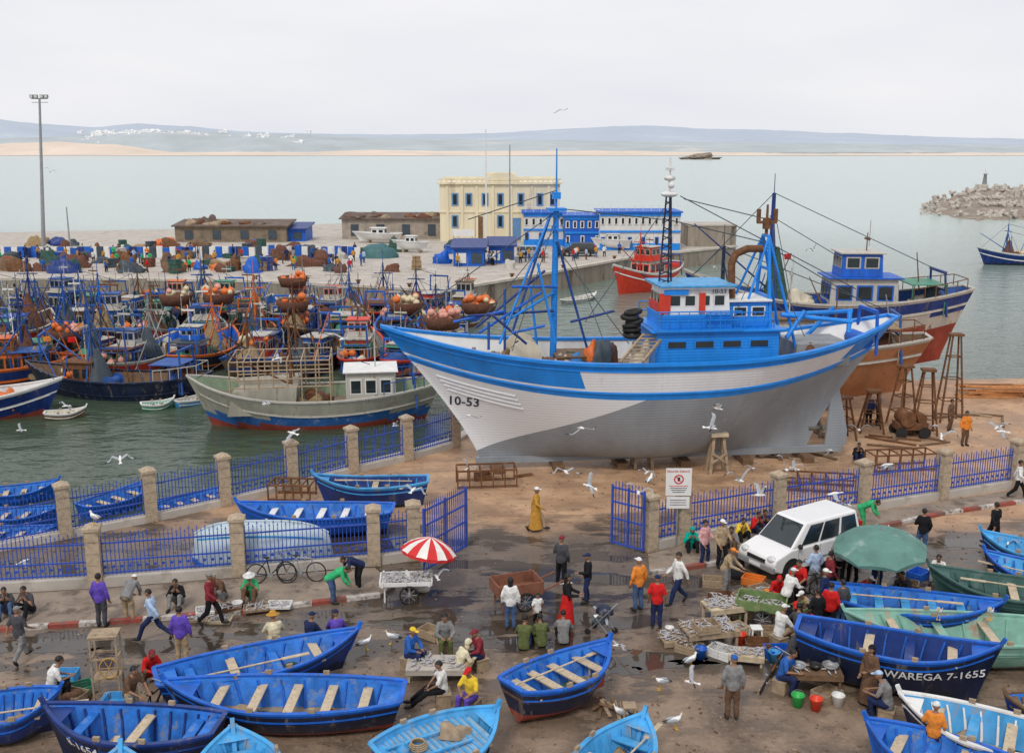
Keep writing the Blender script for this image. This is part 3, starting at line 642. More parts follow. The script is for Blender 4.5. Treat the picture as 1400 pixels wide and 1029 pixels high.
    for sx,w_ in ((.43,.5),(-.06,.28)): q=MB(); q.box((xm+lw*sx,1.315,zb+1.17),(w_,.08,.9)); q.build('red_panel',red,root)
    q=MB(); q.box((xm+lw*.44+.02,0,zb+.88),(.06,2.5,.42)); q.build('red_front_panel',red,root)
    flat_text('10-53',.30,navy,root,(xm-.6,1.375,zb+1.60),(-1,0,0),(0,0,1),(0,1,0)); 
    q=MB(); q.box((xm+1.0,1.35,zb+1.68),(1.1,.06,.24)); q.build('name_board',hblue,root)
    q=MB(); hxl=lw*.55
    for k in range(9):
        x=xm-hxl+2*hxl*k/8
        for s in (-1.75,1.75): q.tube((x,s,zb+.05),(x,s,zb+.85),.025,.025,5)
    for s in (-1.75,1.75):
        for z in (.45,.85): q.tube((xm-hxl,s,zb+z),(xm+hxl,s,zb+z),.03,.03,5)
    q.box((xm,0,zb+.01),(hxl*2.1,3.7,.08)); q.build('bridge_railing',hblue,root)
    q=MB()
    for k in range(8):
        x=x1+.3+k*.45; q.tube((x,1.55,zb-.05),(x,1.55,zb+.75),.025,.025,5)
    q.tube((x1+.3,1.55,zb+.75),(x1+3.45,1.55,zb+.75),.03,.03,5); q.tube((x1+.3,1.55,zb+.4),(x1+3.45,1.55,zb+.4),.03,.03,5); q.build('house_railing',hblue,root)
    house(root,'aft_house',x1+1.3,0,zb,1.9,2.1,1.15,hblue,white,2,2,wh=.4)
    q=MB(); q.tube((x1+2.9,-.5,zb+.35),(x1+2.9,.5,zb+.35),.3,.3,12); q.build('life_raft',orange,root)
    q=MB(); xr=lp(913,330).x; zr0=zb+1.9; zr1=lp(913,225).z
    for s in ((-.28,-.25),(.28,-.25),(0,.28)): q.tube((xr+s[0],s[1],zr0),(xr+s[0]*.35,s[1]*.35,zr1-1.2),.045,.04,6)
    for k in range(11):
        z=zr0+(zr1-1.4-zr0)*k/10; f=.8-.5*k/10; q.tube((xr-.35*f,-.3*f,z),(xr+.35*f,-.3*f,z+.2),.025,.025,4); q.tube((xr+.35*f,-.3*f,z),(xr,.35*f,z+.2),.025,.025,4); q.tube((xr,.35*f,z),(xr-.35*f,-.3*f,z+.2),.025,.025,4)
    q.build('lattice_mast',navy,root)
    q=MB(); q.tube((xr,0,zr1-1.3),(xr,0,zr1+.3),.06,.04,6); q.ball((xr,0,zr1-1.3),(.4,.4,.14),10,6); q.ball((xr,0,zr1-.6),(.28,.28,.12),10,6); q.box((xr,0,zr1-.2),(.12,1.1,.12)); q.ball((xr,.3,zr1-.9),.15,8,6); q.build('radar',white,root)
    xa=lp(1045,370).x; za=lp(1045,322).z
    q=MB()
    for s in (-1.1,1.1): q.tube((xa,s,dz+1.9),(xa,s*.35,za),.1,.08,7); q.tube((xa-1.6,s,dz),(xa,s*.35,za),.07,.07,7); q.tube((xa+1.5,s,dz+1.9),(xa,s*.35,za),.06,.06,7)
    for z in (.35,.65,1): q.bar((xa,-1.1*(1-.65*z),dz+1.9+(za-dz-1.9)*z),(xa,1.1*(1-.65*z),dz+1.9+(za-dz-1.9)*z),.12,.12)
    q.build('aft_gantry',hblue,root)
    q=MB(); q.tube((xa,0,za),(xa,0,za+1.4),.08,.05,6); q.box((xa,0,za+.6),(.9,.2,.12)); q.tube((xa+.4,0,za+.6),(xa+.4,0,za+1.2),.1,.1,6); q.tube((xa-.4,0,za+.6),(xa-.4,0,za+1.2),.1,.1,6); q.tube((xa,0,za+.3),(xa,0,za+.8),.2,.2,8); q.build('lamp_cluster',rust,root)
    q=MB(); e=[lp(1000,430,.4),lp(1000,360,.4),lp(1006,347,.4),lp(1022,340,.4),lp(1042,340,.4)]; q.path(e,.17,10); 
    for p in e[1:4]: q.ball(p,.175,10,6)
    q.build('exhaust_pipe',rust,root)
    for a,c,y0,y1 in [((1068,430),(1165,440),.9,1.6),((1068,430),(1165,425),-1,-1.2),((1075,462),(1100,425),1.5,1.2),((1160,455),(1162,425),1.7,1.4),((1100,462),(1140,420),-1.5,-1.2)]: strut('stern_davit',a,c,.11,hblue,y0,y1)
    q=MB(); a=lp(1085,455,0); q.box((a.x-1,0,dz+.7),(2.6,2.4,1.1)); q.build('engine_hatch',grey,root,bev=.04)
    q=MB()
    for s in (-1,1): q.tube((a.x-3.6,s*1.1,dz+.6),(a.x-3.6,s*.9,dz+2.6),.08,.08,6)
    q.bar((a.x-3.6,-.9,dz+2.6),(a.x-3.6,.9,dz+2.6),.15,.15); q.tube((a.x-3.2,-.8,dz+1.2),(a.x-3.2,.8,dz+1.2),.35,.35,10); q.build('net_roller',blue,root)
    gear=[(800,.9,.7,.5,netg,'beside the tyre stack'),(820,.8,.6,.7,tarp,'against the gangplank'),(690,.8,.6,.5,nett,'near the winch'),(1105,.6,.6,.5,netb,'near the stern'),(735,.5,.5,.4,rust,'at the foot of the mast'),(780,.6,.5,.5,mat('blue_tarpaulin',(.03,.18,.5),.6,.3,3,bump=.4),'right of the mast'),(838,.4,.5,.6,netb,'left of the wheelhouse'),(768,.4,.4,.6,dirtyw,'just right of the foremast'),(705,.4,.4,.7,tarp,'behind the white winch'),(752,.5,.5,.5,brown,'just left of the foremast'),(880,.5,.5,.8,cream,'against the front of the deckhouse'),(808,.4,.4,.9,orange,'between tyres and mast')]
    for k,(px,a1,b1,c1,m,w) in enumerate(gear):
        p=lp(px,480,.8); q=MB(); lump(q,(0,0,0),a1,b1,c1*1.7,px*.37,amp=.5); o=q.build('gear_heap',m); o.location=Mw@V(p.x,.9 if k%2 else .2,dz); tag(o,'lumpy heap of gear on the big blue trawler deck %s'%w,'gear')
    for px,py in ((880,640),(983,648)):
        g0=gp(px,py); t=thing('timber_prop','wooden trestle propping the big trawler hull, %s one'%('left' if px<900 else 'right'),'trestle',g0,an)
        for s in (-.42,.42):
            q=MB(); q.bar((s,0,0),(s*.5,-.3,1.75),.13,.13); q.build('leg',wood,t); q=MB(); q.bar((s,-.7,0),(s*.5,-.45,1.7),.13,.13); q.build('leg',wood,t)
        q=MB(); q.box((0,-.35,1.82),(.8,.6,.16)); q.build('cap',pale,t)
        for sg in (1,-1): q=MB(); q.bar((-.4*sg,.02*sg,.5),(.34*sg,.02*sg,1.0),.06,.1); q.build('brace',wood,t)
    for k,x in enumerate((-8,-5,-2,1,4,6.8)):
        w0=Mw@V(x,0,.16); q=MB(); q.box((0,0,0),(.5,1.6,.31)); o=q.build('keel_block',brown,None,w0,an,bev=.02); tag(o,'dark timber keel block under the big trawler','timber block','keel blocks of the big trawler')
# ---------------------------------------------------------------- fleet
def fleet():
    HS=[(dirtyw,blue,'white'),(dirtyw,green,'white'),(cream,blue,'cream'),(brown,dirtyw,'brown'),(wblue,dirtyw,'blue'),(orange,dirtyw,'orange'),(green,dirtyw,'green'),(blue,dirtyw,'bright blue'),(rust,wblue,'rusty'),(dblue,dirtyw,'navy'),(red,dirtyw,'red')]
    HC=[(dblue,dirtyw,rustred,'blue'),(navy,orange,rustred,'black'),(blue,dirtyw,rustred,'bright blue'),(brown,wblue,navy,'brown'),(dblue,red,rustred,'blue'),(green,dirtyw,navy,'green'),(rustred,dirtyw,navy,'red'),(navy,blue,rustred,'black'),(dblue,blue,navy,'blue'),(red,dirtyw,navy,'bright red'),(navy,rust,navy,'black')]
    rr=random.Random(4)
    rows=[(78.5,-45,-5,4.15,(78,24),'front'),(89.5,-52,-3,4.15,(99,20),'middle'),(100.5,-58,-4,4.1,(82,18),'back')]
    for Y,xa,xb,st,(h0,hj),rn in rows:
        x=xa;k=0
        while x<xb:
            hc,sc,bc,n1=rr.choice(HC); hs,ht,n2=rr.choice(HS); L=rr.uniform(9.6,11.8)
            if x/Y>-.56:
                trawler(700+x*10+Y,Y,L,rr.uniform(3.5,4.1),rr.uniform(2.7,3.7),h0+rr.uniform(-hj,hj)*.6+(180 if rr.random()<.4 else 0),hc,sc,bc,rr.choice([wblue,blue,brown,grey,dblue]),hs,ht,'%s fishing boat with %s wheelhouse, %s in the %s basin row'%(n1,n2,ORD[k],rn),pt=V(x,Y+rr.uniform(-1.4,1.4),0),clutter=7,hscale=rr.uniform(.75,1.1),hpos=rr.choice([-.2,-.14,.0,-.24])); k+=1
            x+=st
    trawler(190,535,13.5,4.2,3.2,172,navy,navy,navy,brown,rust,rust,'dark hulled fishing boat heaped with nets behind the olive grey boat',pt=V(-27.5,69.5,0),hpos=.18,clutter=9,hscale=.8)
    trawler(130,500,12,3.8,3.0,-168,dblue,orange,rustred,brown,orange,rust,'orange and blue fishing boat end-on to the dark hulled boat',pt=V(-39,73.0,0),clutter=9,hscale=.8)
    trawler(0,560,13,4.2,3.4,8,dblue,white,rustred,white,white,blue,'blue fishing boat with white rail cut off by the left edge',pt=gp(-55,570,WZ))
    gdeck=mat('dull_green_deck',(.22,.30,.20),.7,.25,1.5,(.25,.18,.12),.42,1.5)
    r,P,T,dz=trawler(420,600,15.6,5.4,4.5,-172,olive,dirtyw,rustred,gdeck,dirtyw,white,'weathered olive grey fishing boat with green deck moored at the near quay',pt=gp(440,588,WZ)+V(-.7,2.2,0),hpos=-.22,extra=False,mastm=rust,bl=.42,hscale=1.0,band=mat('faded_band_blue',(.03,.13,.40),.6,.3,2,(.4,.38,.32),.4,2),pb=4.2,upper=False,mfac=.34)
    q=MB(); q.prism([(1.2,0),(5.2,0),(4.8,1.5),(1.0,1.7)],1.0,2.1); q.prism([(1.2,0),(5.2,0),(4.8,1.5),(1.0,1.7)],-2.1,-1.0); q.box((3.0,0,1.2),(3.4,2,.1)); o=q.build('net_shield',mat('rust_streaked_grey',(.36,.34,.28),.8,.25,1.5,RUST,.42,1.6,streak=True),r); o.location.z=dz
    q=MB()
    for k in range(8):
        x=-1.0+k*.85
        for s in (-2.0,2.0): q.tube((x,s,dz),(x,s,dz+3.3),.05,.05,5)
        q.tube((x,-2.0,dz+3.3),(x,2.0,dz+3.3),.045,.045,5)
    for s in (-2.0,2.0):
        for z in (1.7,2.2,2.75,3.3): q.tube((-1.0,s,dz+z),(4.95,s,dz+z),.045,.045,5)
    q.build('pipe_railing',mat('pipe_buff',(.42,.32,.22),.8,.3,3,RUST,.5,3),r)
    for k,(x,y,m) in enumerate(((-.5,0,netb),(.5,1,nett),(5.6,0,netg),(-6.2,.3,tarp))):
        M=Matrix.Translation(r.location)@Matrix.Rotation(r.rotation_euler.z,4,'Z'); q=MB(); lump(q,(0,0,0),.8,.7,.8,k*3.3,amp=.5); o=q.build('net_heap',m); o.location=M@V(x,y,dz); tag(o,'%s on the olive grey boat, %s'%(m.name.replace('_',' ')+' heap',('amidships','beside the frames','in the bow','at the stern')[k]),'net')
    trawler(1080,548,16.4,5.0,4.2,172,mat('orange_brown_hull',(.46,.20,.09),.6,.3,1.2,(.22,.14,.09),.45,1.2,plank=3,streak=True),dirtyw,mat('orange_brown_hull',(.4,.16,.07)),brown,dirtyw,brown,'brown hulled trawler on the slip directly behind the big blue trawler',pt=V(15.0,57.2,0),land=True,hpos=-.02,extra=True,mastm=navy,mfac=.38,bl=.2,clutter=7,upper=False,mr=.16)
    trawler(1150,520,18,5.6,6.2,176,dblue,dirtyw,rustred,wblue,dirtyw,blue,'dark blue and white trawler with red bottom on the slip at right',pt=V(20.1,65.5,0),land=True,hpos=-.12,mastm=dblue,extra=True,hscale=1.2,bl=.50,mfac=.42,clutter=9,band=dirtyw,z0=.5,upper=True,mr=.2)
    trawler(1400,362,15,4.6,3.8,186,dblue,white,navy,white,lblue,blue,'dark boat entering the frame at right near the breakwater',pt=gp(1412,364,WZ)+V(0,3,0),clutter=4,mfac=.35)
    trawler(890,398,15,5.4,5.2,-128,red,white,red,red,dirtyw,red,'bright red and white trawler moored by the far quay',pt=gp(886,398,WZ)+V(0,2,0),mastm=red,extra=False,hpos=-.02,hscale=1.25,mfac=.38,upper=True)
    for (ax,ay,bx,by,o,i,l) in [(192,548,238,540,green,teal,'small green skiff between the moored boats'),(240,545,300,528,lblue,dirtyw,'small white and pale blue skiff beside the green skiff'),(60,560,118,552,brown,cream,'small open boat beside the quay at far left'),(770,408,815,398,grey,dirtyw,'small grey open boat by the far quay wall')]:
        open_boat(gp(ax,ay,WZ+.6),gp(bx,by,WZ+.8),1.3 if ax<700 else 1.8,.7,o,o,i,white,l,3,ground=False,name='skiff')
    bz=mat('orange_buoy',(.75,.17,.03),.45,.3,4,RUST,.3,5); bw_=mat('pink_buoy',(.70,.34,.27),.45,.3,4); by=mat('cream_buoy',(.66,.58,.38),.45,.3,4,RUST,.3,5); bt=mat('turquoise_buoy',(.12,.45,.36),.45,.3,4)
    q=MB(); q.ball((0,0,0),.33,12,8); q.tube((0,0,.3),(0,0,.45),.07,.05,6); base=q.mesh('fishing_buoy',bz)
    def buoy(p,m):
        o=bpy.data.objects.new('fishing_buoy',base); COL.objects.link(o); o.material_slots[0].link='OBJECT'; o.material_slots[0].material=m; o.location=p; o.scale=(rr.uniform(.65,1.1),)*3
        nm=m.name.replace('_',' '); tag(o,'round %s in a bunch on a moored fishing boat'%nm,'buoy',nm+' bunches'); return o
    for M,L,B,dz,rd in FLEET:
        if rr.random()<.25 or M.translation.z>-1: continue
        m0=rr.choice([bz,bz,bw_,by,bt]); cx=rr.choice([-.36,.26,.0])*L; zb=rr.uniform(.6,1.4)
        for k in range(rr.randint(5,9)): buoy(M@V(cx+rr.uniform(-.8,.8),rr.uniform(-1.0,1.0),dz+zb+rr.uniform(0,.7)),m0 if rr.random()<.75 else by)
    for px,py,Y,n_,n in [(400,378,99,bz,12),(298,400,90,bz,12),(555,412,84,by,12),(605,432,78,bw_,15),(655,412,82,bz,10),(240,402,90,by,8),(400,410,88,bz,7),(90,450,80,bz,8)]:
        c=wp(px,py,Y)
        q=MB(); q.lathe([(0,0),(1.2,0),(1.5,.9),(1.45,.95),(1.1,.1),(0,.1)],n=12); o=q.build('float_basket',netb,None,V(c.x,c.y,c.z-.95)); tag(o,'net basket holding a bunch of %s on a moored boat'%(n_.name.replace('_',' ')+'s'),'basket','float baskets on moored boats')
        for k in range(n): buoy(c+V(rr.uniform(-1.2,1.2),rr.uniform(-.6,.6),rr.uniform(-.35,.5)),n_ if rr.random()<.7 else rr.choice([bz,by,bw_]))
# ---------------------------------------------------------------- far quay buildings
def bld(name,label,cat,px0,px1,pyt,pyb,dep,m,Y=None):
    Y0=Y or gp((px0+px1)/2,pyb).y; x0=wp(px0,pyb,Y0).x; x1=wp(px1,pyb,Y0).x; h=wp((px0+px1)/2,pyt,Y0).z
    t=thing(name,label,cat,((x0+x1)/2,Y0,0))
    q=MB(); q.box((0,dep/2,h/2),(x1-x0,dep,h)); w=q.build('wall',m,t)
    return t,w,(x0+x1)/2,Y0,h,x1-x0
def fw(t,cx,Y0,px0,px1,py0,py1,m=None,nm='window'):
    a=wp(px0,py1,Y0);c=wp(px1,py0,Y0); q=MB(); w=c.x-a.x;h=c.z-a.z; q.box(((a.x+c.x)/2-cx,-.04,(a.z+c.z)/2),(w,.2,h),0)
    if nm=='window': q.box(((a.x+c.x)/2-cx,-.06,(a.z+c.z)/2),(w*.55,.22,h*.8),1)
    return q.build(nm,[m or blue,glass],t)
def quay():
    t,w,cx,Y0,h,W=bld('harbour_building','cream yellow two storey harbour building with blue shutters and flat roof','building',602,765,252,330,11,bldy)
    q=MB(); q.box((0,5.5,h+.15),(W+.8,11.8,.3)); q.box((0,5.5,h*.52),(W+.3,11.3,.25))
    q.box((0,-.02,h+.75),(W+.2,.3,.3)); q.box((0,11,h+.75),(W+.2,.3,.3))
    for k in range(24): q.box((-W/2+.3+k*(W-.6)/23,-.02,h+.45),(.25,.25,.4))
    q.build('cornice',bldy,w)
    q=MB(); q.prism([(-2.6,0),(2.6,0),(2.6,.7),(1.2,1.5),(-1.2,1.5),(-2.6,.7)],-.1,.5); o=q.build('pediment',bldy,w); o.location=(wp(688,250,Y0).x-cx,0,h+.32)
    q=MB(); q.box((0,6,h+.9),(5,4,1.6)); q.build('roof_room',bldy,w)
    sh=mat('faded_blue_shutter',(.12,.26,.48),.6,.2,3)
    for x in (622,641,663,684,712,738,755): fw(t,cx,Y0,x-4.5,x+4.5,264,281,sh)
    for x in (622,684,722,745): fw(t,cx,Y0,x-4.5,x+4.5,294,311,sh)
    fw(t,cx,Y0,650,660,296,328,brown,'door'); fw(t,cx,Y0,700,712,298,328,sh,'door')
    for x in (612,632,652,674,699,727,750):
        q=MB(); a=wp(x,300,Y0).x-cx; q.box((a,-.06,h/2-.1),(.4,.22,h-.2)); q.build('pilaster',bldy,w)
    for i,(x0,x1,yt,yb,m,l) in enumerate([(716,772,292,336,bldw,'white quay cafe with blue trim next to the yellow building'),(772,820,296,340,blue,'blue painted low building with white windows, middle of the quay'),(820,929,291,342,bldw,'long white and blue striped restaurant at the end of the far quay')]):
        t,w,cx,Y0,h,W=bld('quay_building',l,'building',x0,x1,yt,yb,8,m)
        q=MB(); q.box((0,4,h+.1),(W+.6,8.8,.22)); q.build('roof',blue,w)
        q=MB(); q.box((0,-.05,h*.5),(W+.1,.24,.3)); q.box((0,-.05,h-.25),(W+.1,.26,.45)); q.box((0,-.05,.5),(W+.05,.22,1.0)); q.build('trim',hblue,w)
        nx=int((x1-x0)/9)
        for k in range(nx):
            a=x0+4+k*(x1-x0-8)/max(1,nx-1); fw(t,cx,Y0,a-2.8,a+2.8,yt+6,yt+16,white); 
            if k%2==0: fw(t,cx,Y0,a-2.5,a+3.0,yb-18,yb-6,white if m==blue else blue)
        q=MB()
        for k in range(int(W/1.2)): q.tube((-W/2+.3+k*1.2,.3,h+.2),(-W/2+.3+k*1.2,.3,h+1.0),.04,.04,4)
        q.bar((-W/2,.3,h+1.0),(W/2,.3,h+1.0),.07,.07); q.build('roof_railing',white,w)
    t,w,cx,Y0,h,W=bld('concrete_block_wall','stained concrete wall block at the end of the far quay','wall',940,1006,309,337,7,concd)
    q=MB(); q.box((0,3.5,h+.1),(W+.2,7.2,.2)); q.build('coping',conc,t)
    for x0,x1,yt,yb,m,l in [(240,392,309,331,mat('shed_plank_wall',(.22,.17,.12),.9,.3,1,GRIME,.4,.6),'long low brown shed with rough roof on the far quay'),(468,608,299,327,mat('shed_grey_wall',(.35,.30,.25),.9,.3,1,GRIME,.4,.6),'grey brown shed left of the yellow building'),(376,418,313,330,blue,'small bright blue kiosk beside the brown shed'),(620,662,339,364,blue,'blue container hut with white sign'),(668,703,336,360,blue,'smaller blue container hut on the right')]:
        t,w,cx,Y0,h,W=bld('quay_shed' if yt<330 else 'container_hut',l,'shed',x0,x1,yt,yb,6,m)
        q=MB(); q.add([(-W/2-.4,-.5,h-.1),(W/2+.4,-.5,h-.1),(W/2+.4,6.5,h+.5),(-W/2-.4,6.5,h+.5),(-W/2-.4,-.5,h+.1),(W/2+.4,-.5,h+.1),(W/2+.4,6.5,h+.7),(-W/2-.4,6.5,h+.7)],[(0,1,2,3),(4,5,6,7),(0,1,5,4),(1,2,6,5),(2,3,7,6),(3,0,4,7)]); q.build('roof',roofm if m!=blue else dblue,w)
        n=max(2,int(W/4))
        for k in range(n):
            q=MB(); q.box((-W/2+(k+.5)*W/n,-.03,h*.45),(1.3,.14,h*.55)); q.build('door' if k%2 else 'window',tarp if m!=blue else (white if k==0 else tarp),w)
        if W>15:
            for k in range(12):
                q=MB(); lump(q,(0,0,0),R.uniform(.6,1.6),.8,R.uniform(.4,1.0),k+x0,amp=.5); o=q.build('roof_junk',R.choice([roofm,rust,wood,netb]),None,V(cx-W/2+R.uniform(1,W-1),Y0+R.uniform(0,3),h+.15)); tag(o,'bundle of junk lying on a shed roof on the far quay','junk','junk on shed roofs')
    p=gp(633,338); t=thing('sign_board','white notice board in front of the yellow building','sign',p); q=MB(); q.box((0,0,2.2),(3.4,.12,1.0)); q.build('board',white,t)
    for x in (-1.4,1.4): q=MB(); q.tube((x,0.1,0),(x,.1,2.6),.06,.06,6); q.build('post',steel,t)
    p=gp(60,350); t=thing('floodlight_mast','tall grey floodlight mast standing on the far quay at left','street lamp',p); tp=wp(54,135,p.y); h=tp.z; dx=tp.x-p.x
    q=MB(); q.tube((0,0,0),(dx,0,h),.30,.14,10); q.box((0,0,.2),(1,1,.4)); q.build('pole',steel,t)
    q=MB(); q.bar((dx-1.1,0,h),(dx+1.1,0,h),.12,.12); q.bar((dx-1.1,0,h-.5),(dx+1.1,0,h-.5),.08,.08); q.build('crossarm',steel,t)
    for x in (-1.0,-.4,.4,1.0): q=MB(); q.box((dx+x,-.15,h+.28),(.45,.35,.45)); q.box((dx+x,-.34,h+.26),(.38,.04,.36),1); q.build('floodlight',[grey,lampm],t)
    for x,yt,yb,l in ((665,177,345,'tall thin white mast in front of the yellow building'),(697,198,340,'thin dark flagpole behind the blue container hut'),(96,283,340,'short lamp pole on the far quay at left')):
        p=gp(x,yb); h=wp(x,yt,p.y).z; t=thing('flagpole',l,'pole',p); q=MB(); q.tube((0,0,0),(0,0,h),.15,.08,7); q.build('pole',white if x==665 else steel,t); q=MB(); q.box((0,0,.15),(.6,.6,.3)); q.build('base',conc,t)
        if x==665: q=MB(); q.bar((-1,0,h*.62),(1,0,h*.62),.06,.06); q.build('crosstree',white,t)
    q=MB(); xs=list(range(-60,520,9))
    for k,x in enumerate(xs):
        p=gp(x,352); hh=1.5+.35*noise.noise(V(k*1.7,0,0)); q.box((p.x,p.y,hh/2),(.80,.3,hh),(0,1,0,2,0,1,3,1)[k%8])
    tag(q.build('painted_barrier',[blue,white,dblue,tarp]),'long blue and white striped barrier along the far quay','barrier')
    rr=random.Random(21)
    for k in range(110):
        x=rr.uniform(0,470) if k<96 else rr.uniform(470,700); y=rr.uniform(334,374); p=gp(x,y); q=MB(); m=rr.choice([netb,nett,tarp,netg,blue,orange,rust,dirtyw,dblue,netb,brown]); 
        if k%3==0: 
            for z in range(rr.randint(1,3)): q.box((rr.uniform(-.1,.1),0,.3+z*.55),(1.2,.9,.5),0,rr.uniform(-.2,.2)); q.box((0,0,.58+z*.55),(1.28,.98,.05),0)
            o=q.build('fish_crate_stack',m,None,p,rr.uniform(0,3)); tag(o,'stack of crates standing on the far quay','crates','crate stacks on the far quay')
        else:
            lump(q,(0,0,0),rr.uniform(.7,2.0),rr.uniform(.6,1.2),rr.uniform(.6,1.7),k,amp=.5,nu=12,nv=6); o=q.build('net_heap',m,None,p); tag(o,'heap of nets and gear standing on the far quay','net','net heaps on the far quay')
    q=MB(); q.lathe([(0,0),(.28,0),(.2,.12),(.17,.45),(.3,.5),(.3,.62),(0,.62)],n=12); bm_=q.mesh('bollard',rust)
    for k,(x,y) in enumerate([(350,384),(420,387),(490,390),(560,395),(640,391),(700,381),(770,369),(840,356)]):
        o=bpy.data.objects.new('bollard',bm_); COL.objects.link(o); o.location=gp(x,y); tag(o,'rusty mooring bollard on the edge of the far quay','bollard','bollards along the far quay')
    def motor(px,py,L,lab,hd):
        p=gp(px,py); t=thing('motor_boat',lab,'boat',(p.x,p.y,.35),radians(hd))
        hull(t,[white,blue,white,white],L,L*.32,0,lambda z:1.2+.35*max(0,z-.4),-L*.46,L*.34,[0,.12,.35,.6],4,2,lambda a,j,x,z:0,sb=.8,ps=2,pb=2.2,rail=(0,.2,.06),nst=14,inner=3)
        house(t,'cabin',-.05*L,0,.8,L*.3,L*.2,1.2,white,white,2,2,top=.8)
        q=MB(); q.box((-L*.3,0,-.15),(.3,L*.2,.4)); q.build('cradle',wood,t); q=MB(); q.box((L*.15,0,-.15),(.3,L*.2,.4)); q.build('cradle',wood,t)
    motor(515,332,8,'larger white motor boat stored on the far quay by the shed',172); motor(560,345,5.5,'smaller white motor boat stored on the far quay',165); motor(835,342,6,'white motor boat on the quay by the blue restaurant',170)
    p=gp(518,352); q=MB(); lump(q,(0,0,0),2.6,1.6,1.9,3,amp=.15); tag(q.build('covered_boat',mat('teal_tarpaulin',(.05,.14,.15),.6,.3,1.5,bump=.5),None,p),'dark teal tarpaulin heap covering something on the far quay','tarpaulin')
# ---------------------------------------------------------------- vehicles
def vehicle(p,hd,m,label,cat,name,s=1.0,low=False):
    t=thing(name,label,cat,p,radians(hd)); t.scale=(s,s,s)
    H=1.80 if not low else 1.65; xb=-2.02
    q=MB(); q.prism([(1.75,.30),(2.03,.42),(2.06,.66),(1.98,.82),(1.3,1.03),(xb,1.06),(-2.06,.9),(-2.06,.42),(-1.95,.3)],-.84,.84); q.build('body',m,t,bev=.05)
    A=[V(1.28,.80,1.02),V(1.28,-.80,1.02),V(xb+.01,-.81,1.05),V(xb+.01,.81,1.05)]; Bt=[V(.52,.66,H-.03),V(.52,-.66,H-.03),V(-1.86,-.68,H),V(-1.86,.68,H)]
    q=MB(); q.add(A+Bt,[(0,1,2,3),(7,6,5,4),(0,4,5,1),(1,5,6,2),(2,6,7,3),(3,7,4,0)]); q.build('cabin',m,t,bev=.06)
    def pan(nm,c,u0,u1,v0,v1,off=.012,mt=glass):
        a,b,cc,d=c
        def f(u,v): return (a.lerp(b,u)).lerp(d.lerp(cc,u),v)
        nrm=(b-a).cross(d-a).normalized()
        P4=[f(u0,v0),f(u1,v0),f(u1,v1),f(u0,v1)]
        if nrm.dot(f(.5,.5)-V(-.5,0,1.3))<0: nrm=-nrm
        q=MB(); q.add([x+nrm*off for x in P4]+[x-nrm*.02 for x in P4],[(0,1,2,3),(0,1,5,4),(1,2,6,5),(2,3,7,6),(3,0,4,7)]); q.build(nm,mt,t)
    pan('windscreen',(A[0],A[1],Bt[1],Bt[0]),.05,.95,.06,.92); pan('rear_window',(A[2],A[3],Bt[3],Bt[2]),.1,.9,.15,.85)
    for c in ((A[0],A[3],Bt[3],Bt[0]),(A[1],A[2],Bt[2],Bt[1])):
        pan('side_window',c,.12,.36,.08,.86); pan('side_window',c,.39,.66,.08,.86); pan('side_window',c,.70,.95,.08,.86)
    for x in (1.28,-1.28):
        for y in (-.78,.78):
            q=MB(); q.tube((x,y-.005,.36),(x,y+.07*(1 if y>0 else -1),.36),.40,.40,20); q.build('wheel_arch',black,t)
            q=MB(); q.tube((x,y-.05,.31),(x,y+.085*(1 if y>0 else -1),.31),.31,.29,20); w=q.build('wheel',black,t)
            q=MB(); q.tube((x,y,.31),(x,y+.1*(1 if y>0 else -1),.31),.18,.17,12); q.build('rim',steel,w)
    for y in (-.6,.6):
        q=MB(); q.ball((1.94,y,.76),(.14,.2,.12),10,7); q.build('headlight',lampm,t); q=MB(); q.box((-2.05,y*1.2,1.15),(.1,.12,.5)); q.build('tail_lamp',tailm,t); q=MB(); q.ball((1.0,y*1.52,1.12),(.07,.1,.09),8,6); q.build('mirror',black,t)
    q=MB(); q.box((2.0,0,.46),(.22,1.66,.22)); q.build('front_bumper',grey,t,bev=.04); q=MB(); q.box((-2.04,0,.46),(.2,1.66,.2)); q.build('rear_bumper',grey,t,bev=.04)
    q=MB(); q.box((2.05,0,.66),(.06,.8,.12)); q.build('grille',black,t); q=MB(); q.box((2.115,0,.48),(.02,.5,.11)); q.build('number_plate',white,t)
    for y in (-.852,.852):
        for x in (.25,-.75): q=MB(); q.box((x,y,.92),(.16,.03,.03)); q.build('door_handle',black,t)
        q=MB(); q.box((-.1,y*.992,.55),(2.2,.02,.07)); q.build('side_trim',grey,t)
        for x in (.98,-.02,-1.0): q=MB(); q.box((x,y*.990,.70),(.012,.012,.66)); q.build('door_seam',grey,t)
    return t
